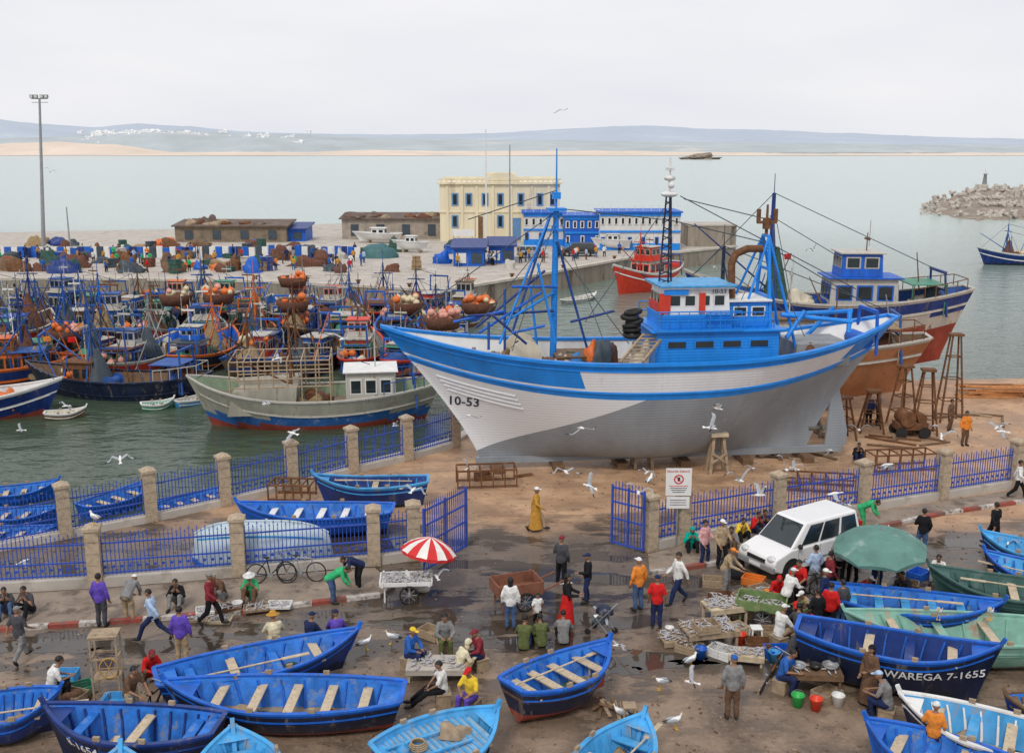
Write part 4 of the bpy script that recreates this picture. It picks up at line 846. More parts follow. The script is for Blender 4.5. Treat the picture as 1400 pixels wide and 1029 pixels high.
# ---------------------------------------------------------------- fences
def pillar(p,g,lab,h=2.05,rz=0):
    t=thing('fence_pillar',lab,'pillar',p,rz,g); q=MB()
    for k in range(5):
        hh=h/5; q.box((R.uniform(-.005,.005),0,hh*k+hh/2),(.46,.46,hh-.012),0); 
        q.box((0,0,hh*k+hh/2),(.43,.43,hh),0)
    q.build('shaft',stone,t,bev=.012); q=MB(); q.box((0,0,h+.05),(.56,.56,.1)); q.add([(-.26,-.26,h+.1),(.26,-.26,h+.1),(.26,.26,h+.1),(-.26,.26,h+.1),(0,0,h+.26)],[(0,1,4),(1,2,4),(2,3,4),(3,0,4)]); q.build('cap',stone,t)
def panel(a,c,g,lab,base=.28,h=1.75,name='fence_panel'):
    d=c-a; L=d.length; rz=atan2(d.y,d.x); t=thing(name,lab,'fence',a,rz,g)
    q=MB(); q.box((L/2,0,base/2),(L-.44,.3,base)); q.build('base_wall',conc,t)
    q=MB()
    for z in (base+.12,base+.55,h-.22): q.box((L/2,0,z),(L-.44,.045,.05))
    q.build('rails',railb,t); q=MB(); n=max(2,int((L-.5)/.135))
    for k in range(n+1):
        x=.25+(L-.5)*k/n; top=h+(.06 if k%2 else -.05); q.box((x,0,(base+.05+top)/2),(.026,.026,top-base-.05)); q.add([(x-.035,0,top),(x+.035,0,top),(x,.03,top+.05),(x,-.03,top+.05),(x,0,top+.16)],[(0,2,4),(2,1,4),(1,3,4),(3,0,4)])
        if k%2==0 and k<n: q.tube((x+.06,-.012,base+.33),(x+.06,.012,base+.33),.055,.055,8)
    q.build('pickets',railb,t)
    return t
def fences():
    def seq(pts,nm,base=.28):
        ps=[gp(*p) for p in pts]
        for i,p in enumerate(ps): pillar(p,'stone pillars of the '+nm,'stone pillar of the %s, %s'%(nm,ORD[i]),rz=atan2((ps[1]-ps[0]).y,(ps[1]-ps[0]).x))
        for i,(a,c) in enumerate(zip(ps,ps[1:])): panel(a,c,'blue railing panels of the '+nm,'blue railing panel of the %s, %s'%(nm,ORD[i]),base)
        return ps
    seq([(-55,762),(90,735),(207,712),(308,690),(400,668),(482,646),(557,629),(622,610)],'back basin fence')
    seq([(-60,812),(133,801),(328,786),(512,771),(566,764)],'front left fence',.34)
    seq([(888,752),(932,742),(1061,718),(1177,699),(1286,682),(1385,666),(1480,650)],'right yard fence',.34)
    def gate(a,c,lab):
        d=c-a;L=d.length;t=thing('gate_leaf',lab,'gate',a,atan2(d.y,d.x)); q=MB()
        for x in (.03,L/2,L): q.box((x,0,1.25),(.07,.07,2.3))
        for z in (.14,1.1,1.75,2.3): q.box((L/2,0,z),(L,.05,.06))
        q.build('gate_frame',railb,t); q=MB()
        n=int(L/.13)
        for k in range(1,n): x=L*k/n; q.box((x,0,1.3),(.025,.025,2.35)); q.add([(x-.03,0,2.47),(x+.03,0,2.47),(x,0,2.62)],[(0,1,2)])
        q.build('bars',railb,t)
    gate(gp(580,784),gp(638,750),'blue iron gate leaf swung open on the left side'); gate(gp(880,757),gp(836,745),'blue iron gate leaf swung open on the right side')
    def kerb(pts,nm,w=.5,h=.13):
        ps=[gp(*p) for p in pts]; q=MB(); k=0
        for a,c in zip(ps,ps[1:]):
            L=(c-a).length; n=max(1,int(L/.9)); 
            for i in range(n):
                p0=a.lerp(c,i/n);p1=a.lerp(c,(i+.985)/n); q.bar(p0+V(0,0,h/2),p1+V(0,0,h/2),w*.4,h,k%2); k+=1
        tag(q.build(nm,[mat('kerb_white',(.50,.46,.42),.8,.25,4,GRIME,.62,3),mat('kerb_red',(.30,.07,.05),.8,.3,4,GRIME,.62,3)]),kind='structure')
    kerb([(-60,866),(150,852),(330,838),(520,815)],'kerb'); kerb([(890,785),(1000,768),(1200,722),(1290,703),(1500,672)],'kerb')
    pv=mat('dirty_pavement',(.28,.22,.17),.7,.28,1.2,(.12,.09,.07),.60,.9,bump=.4)
    def pave(pts,nm):
        ps=[gp(*p,.11) for p in pts]; q=MB(); q.add(ps,[tuple(range(len(ps)))]); q.add(ps+[p-V(0,0,.11) for p in ps],[(i,(i+1)%len(ps),len(ps)+(i+1)%len(ps),len(ps)+i) for i in range(len(ps))]); tag(q.build(nm,pv),kind='structure')
    pave([(-60,862),(150,848),(330,834),(520,812),(540,800),(512,775),(328,790),(133,805),(-60,816)],'pavement')
    pave([(888,782),(1000,765),(1200,719),(1290,700),(1500,669),(1500,655),(1385,669),(1286,685),(1177,702),(1061,721),(932,745),(886,757)],'pavement')
    p=gp(926,742)+V(-.1,-.4,0); t=thing('safety_sign','white safety notice sign with red heading on the gate pillar','sign',p)
    q=MB(); q.tube((0,.06,0),(0,.06,3.0),.035,.035,7); q.build('post',steel,t)
    q=MB(); q.box((0,0,2.55),(.95,.03,1.05)); q.box((0,0,1.75),(.85,.03,.45)); bd=q.build('board',white,t)
    rp=mat('sign_red',(.6,.02,.02),.5,.1,4); flat_text('Sécurité d\'abord',.125,rp,bd,(-.44,-.02,2.93),(1,0,0),(0,0,1),(0,-1,0))
    q=MB(); pts=[V(.16*cos(a*pi/12),-.025,2.66+.16*sin(a*pi/12)) for a in range(25)]; q.path(pts,.022,4); q.bar((-.11,-.025,2.77),(.11,-.025,2.55),.03,.015); q.box((0,-.019,2.66),(.09,.008,.15),1); q.build('prohibition_symbol',[rp,navy],bd)
    for j in range(4): q=MB(); q.box((0,-.018,2.40-j*.08),(.7-.08*j,.008,.022)); q.build('text_line',navy if j else rp,bd)
    for j in range(3): q=MB(); q.box((0,-.018,1.85-j*.09),(.6,.008,.02)); q.build('text_line',navy,bd)
# ---------------------------------------------------------------- people
def vox(mb,size,it=2):
    me=mb.mesh('tmp',skin); o=bpy.data.objects.new('tmp',me); COL.objects.link(o)
    m=o.modifiers.new('r','REMESH'); m.mode='VOXEL'; m.voxel_size=size
    s=o.modifiers.new('s','SMOOTH'); s.factor=.5; s.iterations=it
    dg=bpy.context.evaluated_depsgraph_get(); r=bpy.data.meshes.new_from_object(o.evaluated_get(dg))
    vs=[tuple(v.co) for v in r.vertices]; fs=[tuple(p.vertices) for p in r.polygons]
    bpy.data.objects.remove(o); bpy.data.meshes.remove(r); bpy.data.meshes.remove(me); return vs,fs
def J(**k):
    j=dict(pel=V(0,0,.93),chest=V(0,0,1.28),neck=V(0,.01,1.46),head=V(0,-.015,1.60),
      sL=V(.18,0,1.39),eL=V(.25,.03,1.11),wL=V(.26,-.06,.87),sR=V(-.18,0,1.39),eR=V(-.25,.03,1.11),wR=V(-.26,-.06,.87),
      hL=V(.09,0,.9),kL=V(.1,-.03,.49),aL=V(.11,.03,.09),hR=V(-.09,0,.9),kR=V(-.1,-.03,.49),aR=V(-.11,.03,.09),tL=V(.13,-.15,.04),tR=V(-.13,-.15,.04))
    for a,b in k.items(): j[a]=V(*b)
    return j
def seat(z,lean=.05,kz=None,ky=-.42,ay=-.42,spread=.13,az=.09,arms='knee'):
    kz=kz if kz is not None else z+.07
    c=dict(pel=(0,0,z+.02),chest=(0,-lean*.7,z+.38),neck=(0,-lean*1.5,z+.56),head=(0,-lean*2-.03,z+.70),sL=(.18,-lean*1.2,z+.49),sR=(-.18,-lean*1.2,z+.49),
      hL=(.1,-.02,z),hR=(-.1,-.02,z),kL=(spread,ky,kz),kR=(-spread,ky,kz),aL=(spread,ay,az),aR=(-spread,ay,az),tL=(spread+.02,ay-.17,az-.05),tR=(-spread-.02,ay-.17,az-.05))
    if arms=='knee': c.update(eL=(.26,-lean-.14,z+.25),eR=(-.26,-lean-.14,z+.25),wL=(.14,ky+.08,kz+.11),wR=(-.13,ky+.1,kz+.11))
    else: c.update(eL=(.24,-lean-.1,z+.25),eR=(-.24,-lean-.1,z+.25),wL=(.1,-lean-.34,z+.22),wR=(-.1,-lean-.34,z+.24))
    return J(**c)
POSE={'stand':J(),'stand2':J(wL=(.14,-.3,1.08),eL=(.26,-.02,1.12),wR=(-.2,-.14,.86),aL=(.16,-.04,.09),tL=(.2,-.22,.04),kL=(.14,-.08,.49)),
'carry':J(wL=(.12,-.36,1.08),wR=(-.12,-.36,1.08),eL=(.25,-.08,1.12),eR=(-.25,-.08,1.12)),
'walk':J(kL=(.1,-.2,.52),aL=(.1,-.3,.12),tL=(.11,-.48,.11),kR=(-.1,.08,.49),aR=(-.1,.36,.2),tR=(-.1,.26,.05),wL=(.24,.2,.92),eL=(.25,.13,1.13),wR=(-.24,-.28,.97),eR=(-.25,-.05,1.13),pel=(0,0,.91),hL=(.09,0,.88),hR=(-.09,0,.88)),
'stride':J(kL=(.1,-.3,.52),aL=(.1,-.45,.11),tL=(.11,-.63,.1),kR=(-.1,.16,.45),aR=(-.1,.52,.22),tR=(-.1,.43,.06),wL=(.25,.28,.95),eL=(.25,.17,1.12),wR=(-.22,-.34,1.02),eR=(-.25,-.08,1.12),pel=(0,0,.87),hL=(.09,0,.84),hR=(-.09,0,.84),chest=(0,-.05,1.24),neck=(0,-.07,1.42),head=(0,-.1,1.56),sL=(.18,-.06,1.35),sR=(-.18,-.06,1.35)),
'bend':J(pel=(0,.12,.88),hL=(.09,.1,.86),hR=(-.09,.1,.86),kL=(.11,.02,.48),kR=(-.11,.02,.48),chest=(0,-.2,1.08),neck=(0,-.37,1.16),head=(0,-.5,1.17),sL=(.18,-.30,1.13),sR=(-.18,-.30,1.13),eL=(.2,-.38,.86),eR=(-.2,-.38,.86),wL=(.12,-.52,.66),wR=(-.12,-.52,.66)),
'lean':J(pel=(0,.06,.92),chest=(0,-.06,1.25),neck=(0,-.13,1.42),head=(0,-.19,1.55),sL=(.18,-.11,1.36),sR=(-.18,-.11,1.36),eL=(.24,-.22,1.12),eR=(-.24,-.22,1.12),wL=(.14,-.48,1.0),wR=(-.14,-.48,1.0)),
'sit':seat(.46,.06),'sit2':seat(.46,.12,arms='work',ky=-.40,ay=-.32),'low':seat(.16,.1,kz=.44,ky=-.36,ay=-.5,spread=.16),'squat':seat(.26,.16,kz=.50,ky=-.34,ay=-.12,spread=.2,arms='work'),'legs':seat(.46,.04,kz=.44,ky=-.46,ay=-.86,az=.12)}
PM={}
def torso(b,j,g,low=0):
    pel,ch,nk=j['pel'],j['chest'],j['neck']; X=V(1,0,0)
    up=(ch-pel).normalized(); u2=(nk-ch).normalized()
    st=[(pel-up*(.10+low),.15,.115,up),(pel,.165,.125,up),(pel.lerp(ch,.45),.142,.11,up),(ch,.172,.125,(up+u2).normalized()),(ch.lerp(nk,.6),.15,.10,u2),(nk-u2*.01,.075,.07,u2)]
    rs=[]
    for c,rx,ry,d in st:
        n=d.cross(X).normalized(); rs.append([c+X*cos(a*pi/6)*(rx+g)+n*sin(a*pi/6)*(ry+g) for a in range(12)])
    b.rings(rs,0,True)
def cap(b,p,q,r1,r2,g=0): b.tube(p,q,r1+g,r2+g,10); b.ball(p,r1+g,10,7); b.ball(q,r2+g,10,7)
def hand(b,w,d,side):
    d=d.normalized(); s=V(1,0,0) if abs(d.x)<.8 else V(0,1,0); a=d.cross(s).normalized(); s=a.cross(d).normalized()
    pc=w+d*.05; Mx=Matrix((s,a,d)).transposed(); b.ball(pc,(.042,.018,.055),8,6,M=Mx)
    for k,l in enumerate((.055,.068,.072,.062)):
        o=pc+s*(k-1.5)*.02+d*.045; m=o+d*l*.55+a*.006; b.tube(o,m,.009,.009,5); b.tube(m,m+d*l*.4+a*.022,.009,.007,5)
    o=pc+s*.038*-side-d*.01; m=o+s*.02*-side+d*.03; b.tube(o,m,.011,.010,5); b.tube(m,m+d*.03+a*.01,.010,.008,5)
def pose_meshes(k):
    if k in PM: return PM[k]
    j=POSE[k]; b=MB(); torso(b,j,0); cap(b,j['neck']-V(0,0,.05),j['head']-V(0,-.01,.06),.052,.048)
    for s in 'LR':
        cap(b,j['s'+s]-V(.03 if s=='L' else -.03,0,0),j['e'+s],.056,.042); cap(b,j['e'+s],j['w'+s],.041,.027); cap(b,j['h'+s],j['k'+s],.085,.056); cap(b,j['k'+s],j['a'+s],.055,.036); cap(b,j['a'+s]-V(0,0,.02),j['t'+s],.036,.03)
    vs,fs=vox(b,.02); m=MB(); m.add(vs,fs,0,True); h=j['head']
    dn=(h-j['neck']).normalized(); tl=max(-.5,min(.5,(-dn.y-.1)*.5)); Mh=Matrix.Rotation(tl,3,'X')
    def fn(p):
        z=p.z/.12; kx=1-.22*max(0,-z); return V(p.x*kx,p.y*(1-.1*max(0,-z))-.012*max(0,-z),p.z)
    m.ball(h,(.078,.098,.12),16,12,0,M=Mh,fn=fn)
    def H(x,y,z): return h+Mh@V(x,y,z)
    m.add([H(-.014,-.088,-.02),H(.014,-.088,-.02),H(0,-.094,.025),H(0,-.122,-.018)],[(0,1,3),(1,2,3),(2,0,3)],0)
    for s in (-1,1):
        m.ball(H(s*.03,-.088,.015),(.012,.008,.008),6,4,1); m.ball(H(s*.078,.0,-.005),(.012,.022,.032),6,5,0); m.bar(H(s*.016,-.094,.034),H(s*.044,-.086,.034),.006,.006,1)
    m.bar(H(-.02,-.086,-.05),H(.02,-.086,-.05),.012,.008,2)
    for s,q in (('L',1),('R',-1)): hand(m,j['w'+s],(j['w'+s]-j['e'+s]),q)
    out={'body':m.mesh('body',[skin,eyem,lip])}
    for nm,sl in (('shirt',1),('shirt_short',0)):
        b=MB(); torso(b,j,.02,.03)
        for s in 'LR':
            cap(b,j['s'+s]-V(.03 if s=='L' else -.03,0,0),j['e'+s] if sl else j['s'+s].lerp(j['e'+s],.85),.06,.048,.014)
            if sl: cap(b,j['e'+s],j['e'+s].lerp(j['w'+s],.93),.045,.034,.014)
        v,f=vox(b,.024,3); m=MB(); 
        for i in range(len(v)):
            q=V(*v[i]); v[i]=tuple(q+V(1,0,0)*noise.noise(q*9)*.016+V(0,1,0)*noise.noise(q*9+V(5,5,5))*.016)
        m.add(v,f,0,True); out[nm]=m.mesh('shirt',cloth('white'))
    b=MB(); pel=j['pel']; up=(j['chest']-pel).normalized()
    b.ball(pel-up*.03,(.172,.135,.13),12,8)
    for s in 'LR': cap(b,j['h'+s],j['k'+s],.094,.07,.012); cap(b,j['k'+s],j['k'+s].lerp(j['a'+s],.92),.07,.06,.006)
    v,f=vox(b,.024,3); m=MB(); v=[tuple(V(*q)+V(noise.noise(V(*q)*8)*.016,noise.noise(V(*q)*8+V(3,3,3))*.016,0)) for q in v]; m.add(v,f,0,True); out['trousers']=m.mesh('trousers',cloth('navy'))
    for s in 'LR':
        m=MB(); a=j['a'+s];t=j['t'+s]; d=(t-a); d.z=0 if abs((t-a).z)<.12 else d.z; d.normalize(); c=(a+t)/2+V(0,0,-.015); sd=d.cross(V(0,0,1)).normalized(); u=sd.cross(d); m.ball(c-d*.01,(.05,.145,.052),10,7,M=Matrix((sd,d,u)).transposed()); out['shoe'+s]=m.mesh('shoe',black)
    m=MB(); m.ball(h+V(0,.012,.018),(.09,.105,.118),14,9,M=Mh,fn=lambda p:V(p.x,p.y,max(p.z,-.03 if p.y>0 else .035))); out['hair']=m.mesh('hair',hairm)
    m=MB(); m.ball(h+V(0,.012,.012),(.094,.11,.122),14,9,M=Mh,fn=lambda p:V(p.x,p.y,max(p.z,-.13 if p.y>-.02 else .035))); m.ball(h+V(0,.05,-.1),(.085,.07,.12),10,7); out['long']=m.mesh('hair',hairm)
    m=MB(); m.ball(h+V(0,.005,.028),(.092,.108,.105),14,8,M=Mh,fn=lambda p:V(p.x,p.y,max(p.z,.015))); c=h+Mh@V(0,-.12,.045); m.ball(c,(.07,.075,.012),10,5,M=Mh); out['cap']=m.mesh('cap',hairm)
    m=MB(); m.lathe([(0,.15),(.07,.145),(.095,.11),(.1,.06),(.19,.045),(.19,.035),(.1,.03)],h+V(0,0,.0),14,M=Mh); out['hat']=m.mesh('sun_hat',hairm)
    m=MB(); c0=j['pel']; base=V((j['aL'].x+j['aR'].x)/2,(j['aL'].y+j['aR'].y)/2,.12); rs=[]
    for i in range(9):
        u=i/8; c=V(c0.x,c0.y,c0.z+.15).lerp(base,u); rs.append([c+V(cos(a*pi/10)*(.17+.12*u)*(1+.06*sin(a*1.9+i*.3)),sin(a*pi/10)*(.135+.13*u)*(1+.06*sin(a*2.3)),0) for a in range(20)])
    m.rings(rs,0,True,False); out['robe']=m.mesh('robe',hairm)
    PM[k]=out; return out
def put(par,nm,me,m=None):
    o=bpy.data.objects.new(nm,me); COL.objects.link(o); o.parent=par
    if m: o.material_slots[0].link='OBJECT'; o.material_slots[0].material=m
    return o
def person(px,py,pose,rz,sh,tr,hat,where,z=0,s=None,robe=None,short=False,p=None,bs=None):
    pm=pose_meshes(pose); p=p or gp(px,py,z); k=s or R.uniform(.98,1.06)
    verb={'stand':'standing','stand2':'standing','carry':'standing','walk':'walking','stride':'striding','bend':'bending','lean':'leaning','sit':'sitting','sit2':'sitting','low':'sitting low','squat':'squatting','legs':'sitting'}[pose]
    lab='person in %s top%s %s %s'%(sh,(' and long %s robe'%robe) if robe else '',verb,where)
    t=thing('person',lab,'person',p,radians(rz)); t.scale=(k,k,k)
    put(t,'body',pm['body']); put(t,'shirt',pm['shirt_short' if short else 'shirt'],cloth(sh)); put(t,'trousers',pm['trousers'],cloth(tr))
    put(t,'shoe',pm['shoeL'],black); put(t,'shoe',pm['shoeR'],black)
    if robe: put(t,'robe',pm['robe'],cloth(robe))
    if hat in ('hair','long'): put(t,'hair',pm[hat])
    elif hat:
        kind,c=hat.split(':'); put(t,{'cap':'cap','hat':'sun_hat','scarf':'headscarf'}[kind],pm[{'cap':'cap','hat':'hat','scarf':'long'}[kind]],cloth(c))
    if pose in ('sit','sit2','legs') and bs!=0:
        q=MB(); q.box((0,0,.17),(.42,.36,.34)); q.box((0,0,.36),(.46,.4,.03)); 
        for i in range(3): q.box((0,-.19,.07+i*.1),(.44,.02,.07))
        o=q.build('seat_crate',wood,None,p,radians(rz)); tag(o,'wooden crate under the person in %s %s'%(sh,where),'crate')
    return t
PEOPLE=[
(10,838,'low',20,'dark grey','jeans','hair','at the far left end of the kerb'),(42,838,'low',-10,'dark grey','black','hair','on the left kerb, second from the edge'),
(30,904,'walk',160,'dark grey','grey','cap:grey','on the wet road near the left edge'),(140,856,'stand',170,'purple','dark grey','hair','on the pavement by the left pillar'),
(178,848,'bend',175,'grey','tan','cap:white','near the front fence at left'),(212,876,'stride',-95,'light blue','navy','hair','across the wet road at left'),
(245,826,'low',0,'black','grey','hair','against the front fence'),(290,855,'walk',85,'dark red','black','cap:grey','past the fish trays on the left road'),
(305,822,'squat',-30,'brown','grey','cap:tan','behind the fish trays on the left pavement'),(345,818,'low',0,'green','brown','hat:white','by the fence beside the bicycles'),
(457,824,'bend',90,'green','jeans','hair','at the fence right of the bicycles'),(489,805,'bend',-60,'navy','black','hair','beside the stone pillar by the left gate'),
(250,907,'stand',180,'purple','tan','hair','behind the foreground boats'),(205,930,'squat',40,'red','brown','scarf:dark red','beside the wooden scale stand'),
(72,962,'sit2',120,'white','black','hair','behind the dark numbered boat at left'),(183,992,'lean',60,'brown','tan','hair','next to the blue crates'),
(377,897,'sit',200,'cream','tan','hat:ochre','half hidden behind the long blue boat'),(424,893,'sit',150,'navy','black','cap:navy','behind the blue boat, middle head'),(461,890,'sit',190,'purple','black','cap:navy','behind the blue boat, right head'),
(560,913,'sit',60,'blue','navy','cap:yellow','left end of the stone fish table'),(608,892,'sit',10,'grey','olive','hair','at the back of the stone fish table'),
(626,925,'squat',120,'cream','tan','scarf:cream','in front of the stone fish table'),(656,914,'sit',-60,'dark red','navy','cap:dark red','right end of the stone fish table'),
(606,962,'legs',-80,'white','black','hair','on the bow of the foreground boat'),(645,972,'sit',-30,'yellow','purple','cap:red','beside the decked light blue boat'),
(698,860,'stand',175,'white','jeans','long','by the wooden handcart'),(733,725,'walk',80,'ochre','tan','cap:white','alone on the sandy yard'),
(767,800,'stand2',150,'dark grey','black','cap:dark red','pulling the wooden handcart'),(735,858,'walk',10,'white','black','hair','small child beside the cart'),
(775,856,'carry',80,'black','red','long','in the middle of the road'),(803,822,'stand2',-90,'black','navy','cap:navy','right of the woman in red'),
(740,884,'low',190,'olive','olive','hair','in camouflage behind the single blue boat'),(716,888,'low',170,'olive','navy','hair','left of the other camouflage top'),(770,880,'low',180,'grey','black','hair','with back turned behind the blue boat bow'),
(872,834,'stand',-150,'orange','jeans','cap:white','in the middle of the open gateway'),(897,858,'stand',170,'red','navy','cap:navy','left of the central fish crates'),
(926,826,'walk',-70,'white','navy','hair','near the gate pillar'),(962,772,'stand2',40,'pink','navy','hair','by the right gate pillar'),
(944,752,'low',0,'teal','black','scarf:teal','against the right gate pillar'),(1000,752,'low',-20,'grey','brown','hair','left of the white van'),(1012,738,'low',10,'yellow','black','hair','in the group at the fence, left'),(1030,730,'low',30,'red','navy','hair','in the group at the fence, middle'),(1043,728,'low',0,'navy','black','hair','in the group at the fence, right'),
(992,812,'lean',60,'tan','grey','cap:orange','over the central fish stall'),(1112,812,'stand2',200,'light blue','grey','hair','in front of the white van'),
(1060,822,'squat',0,'red','dark red','scarf:red','behind the green cart'),(1092,832,'lean',-40,'red','black','hair','behind the crates near the van'),
(1180,722,'bend',60,'green','green','hair','on the right kerb beside the van'),(1259,757,'stand2',160,'black','jeans','hair','right of the green parasol'),
(1357,748,'walk',-160,'black','black','hair','on the right road'),(1390,683,'walk',60,'white','black','hair','at the right edge by the fence'),
(1318,609,'stand',10,'orange','brown','hair','in the boatyard beyond the right fence'),(1298,589,'stand',40,'brown','brown','hair','further back in the boatyard'),
(1187,581,'stand',-40,'navy','black','hair','left of the pair under the hulls'),(1199,581,'stand',60,'dark grey','black','hair','right of the pair under the hulls'),(1171,630,'low',0,'black','navy','hair','beyond the right fence under the stern'),
(1000,982,'stand',178,'grey','brown','cap:blue','alone in the foreground with back turned'),(1068,944,'sit2',50,'blue','navy','hair','beside the bench of pans'),
(1064,884,'sit',120,'white','tan','cap:white','left of the blue boats at right'),(1090,880,'sit',170,'dark grey','black','hair','in the crowd by the right boats'),(1114,876,'stand2',200,'black','red','hair','in the crowd with dark top'),(1132,868,'stand2',150,'red','black','hair','in the crowd at the blue boat bow'),(1148,862,'stand',-160,'dark grey','jeans','hair','right of the crowd at the boat bow'),
(1186,962,'stand2',-60,'brown','black','scarf:black','dark hooded by the lettered boat'),(1212,985,'sit2',-120,'grey','navy','cap:light blue','between the lettered boat and the lower boats'),
(1146,797,'stand',160,'grey','black','hair','left of the green parasol'),(1166,796,'stand2',-170,'dark grey','black','hair','under the left edge of the green parasol'),(1197,808,'lean',10,'yellow','navy','hair','under the green parasol'),(1222,812,'low',0,'white','grey','hair','seated under the green parasol'),
(1282,792,'low',-30,'white','grey','hair','on the ground right of the green parasol'),(1272,1046,'stand2',150,'orange','navy','cap:white','at the bottom right corner'),
(1104,848,'squat',-60,'tan','brown','cap:white','crouched behind the fish carts'),(1075,846,'lean',120,'white','black','cap:white','at the end of the green cart'),
(1132,820,'stand2',100,'dark red','black','hair','between the van and green parasol'),(1084,862,'squat',-10,'black','navy','cap:red','low in the middle of the right crowd'),(1124,846,'stand',60,'navy','black','cap:white','upper right of the crowd by the boats'),(985,775,'stand2',30,'tan','black','cap:white','beside the kerb left of the van'),(1240,820,'squat',-60,'dark grey','black','hair','at the right edge of the parasol shade'),(1176,822,'squat',30,'red','black','cap:white','under the left front of the parasol'),(1078,908,'squat',100,'dark grey','black','cap:navy','beside the stools near the lettered boat'),
]
def people():
    for a in PEOPLE:
        rb=None;s=None
        if a[0]==733: rb='ochre'
        if a[0]==775: rb='red'
        if a[0]==735: s=.68
        if a[0]==1186: rb='brown'
        person(*a,robe=rb,s=s,short=(a[0]%3==0),z=.11 if a[2]=='low' and a[1]<840 and a[0]<360 else 0)
    pm=pose_meshes('stand2'); m=MB()
    for nm,me,i in (('b',pm['body'],0),('s',pm['shirt'],1),('t',pm['trousers'],2),('h',pm['hair'],3)):
        me2=bmesh.new(); me2.from_mesh(me); m.add([tuple(v.co) for v in me2.verts],[tuple(v.index for v in f.verts) for f in me2.faces],i,True); me2.free()
    cm=m.mesh('person',[skin,cloth('white'),cloth('navy'),hairm]); rr=random.Random(2); cs=['white','navy','red','orange','dark grey','light blue','blue','ochre','brown','green']
    for k in range(110):
        if k<88: x=rr.uniform(0,500); y=rr.uniform(349,373)
        else: x=rr.uniform(620,860); y=346+rr.uniform(0,6)+ (860-x)*.07
        o=bpy.data.objects.new('person',cm); COL.objects.link(o); o.location=gp(x,y); o.rotation_euler.z=rr.uniform(0,6.28); o.scale=(rr.uniform(.95,1.1),)*3
        c1=rr.choice(cs); o.material_slots[1].link='OBJECT'; o.material_slots[1].material=cloth(c1); o.material_slots[2].link='OBJECT'; o.material_slots[2].material=cloth(rr.choice(['navy','black','jeans','brown']))
        tag(o,'tiny distant person in a %s top standing on the far quay'%c1,'person','distant people in %s on the far quay'%c1)
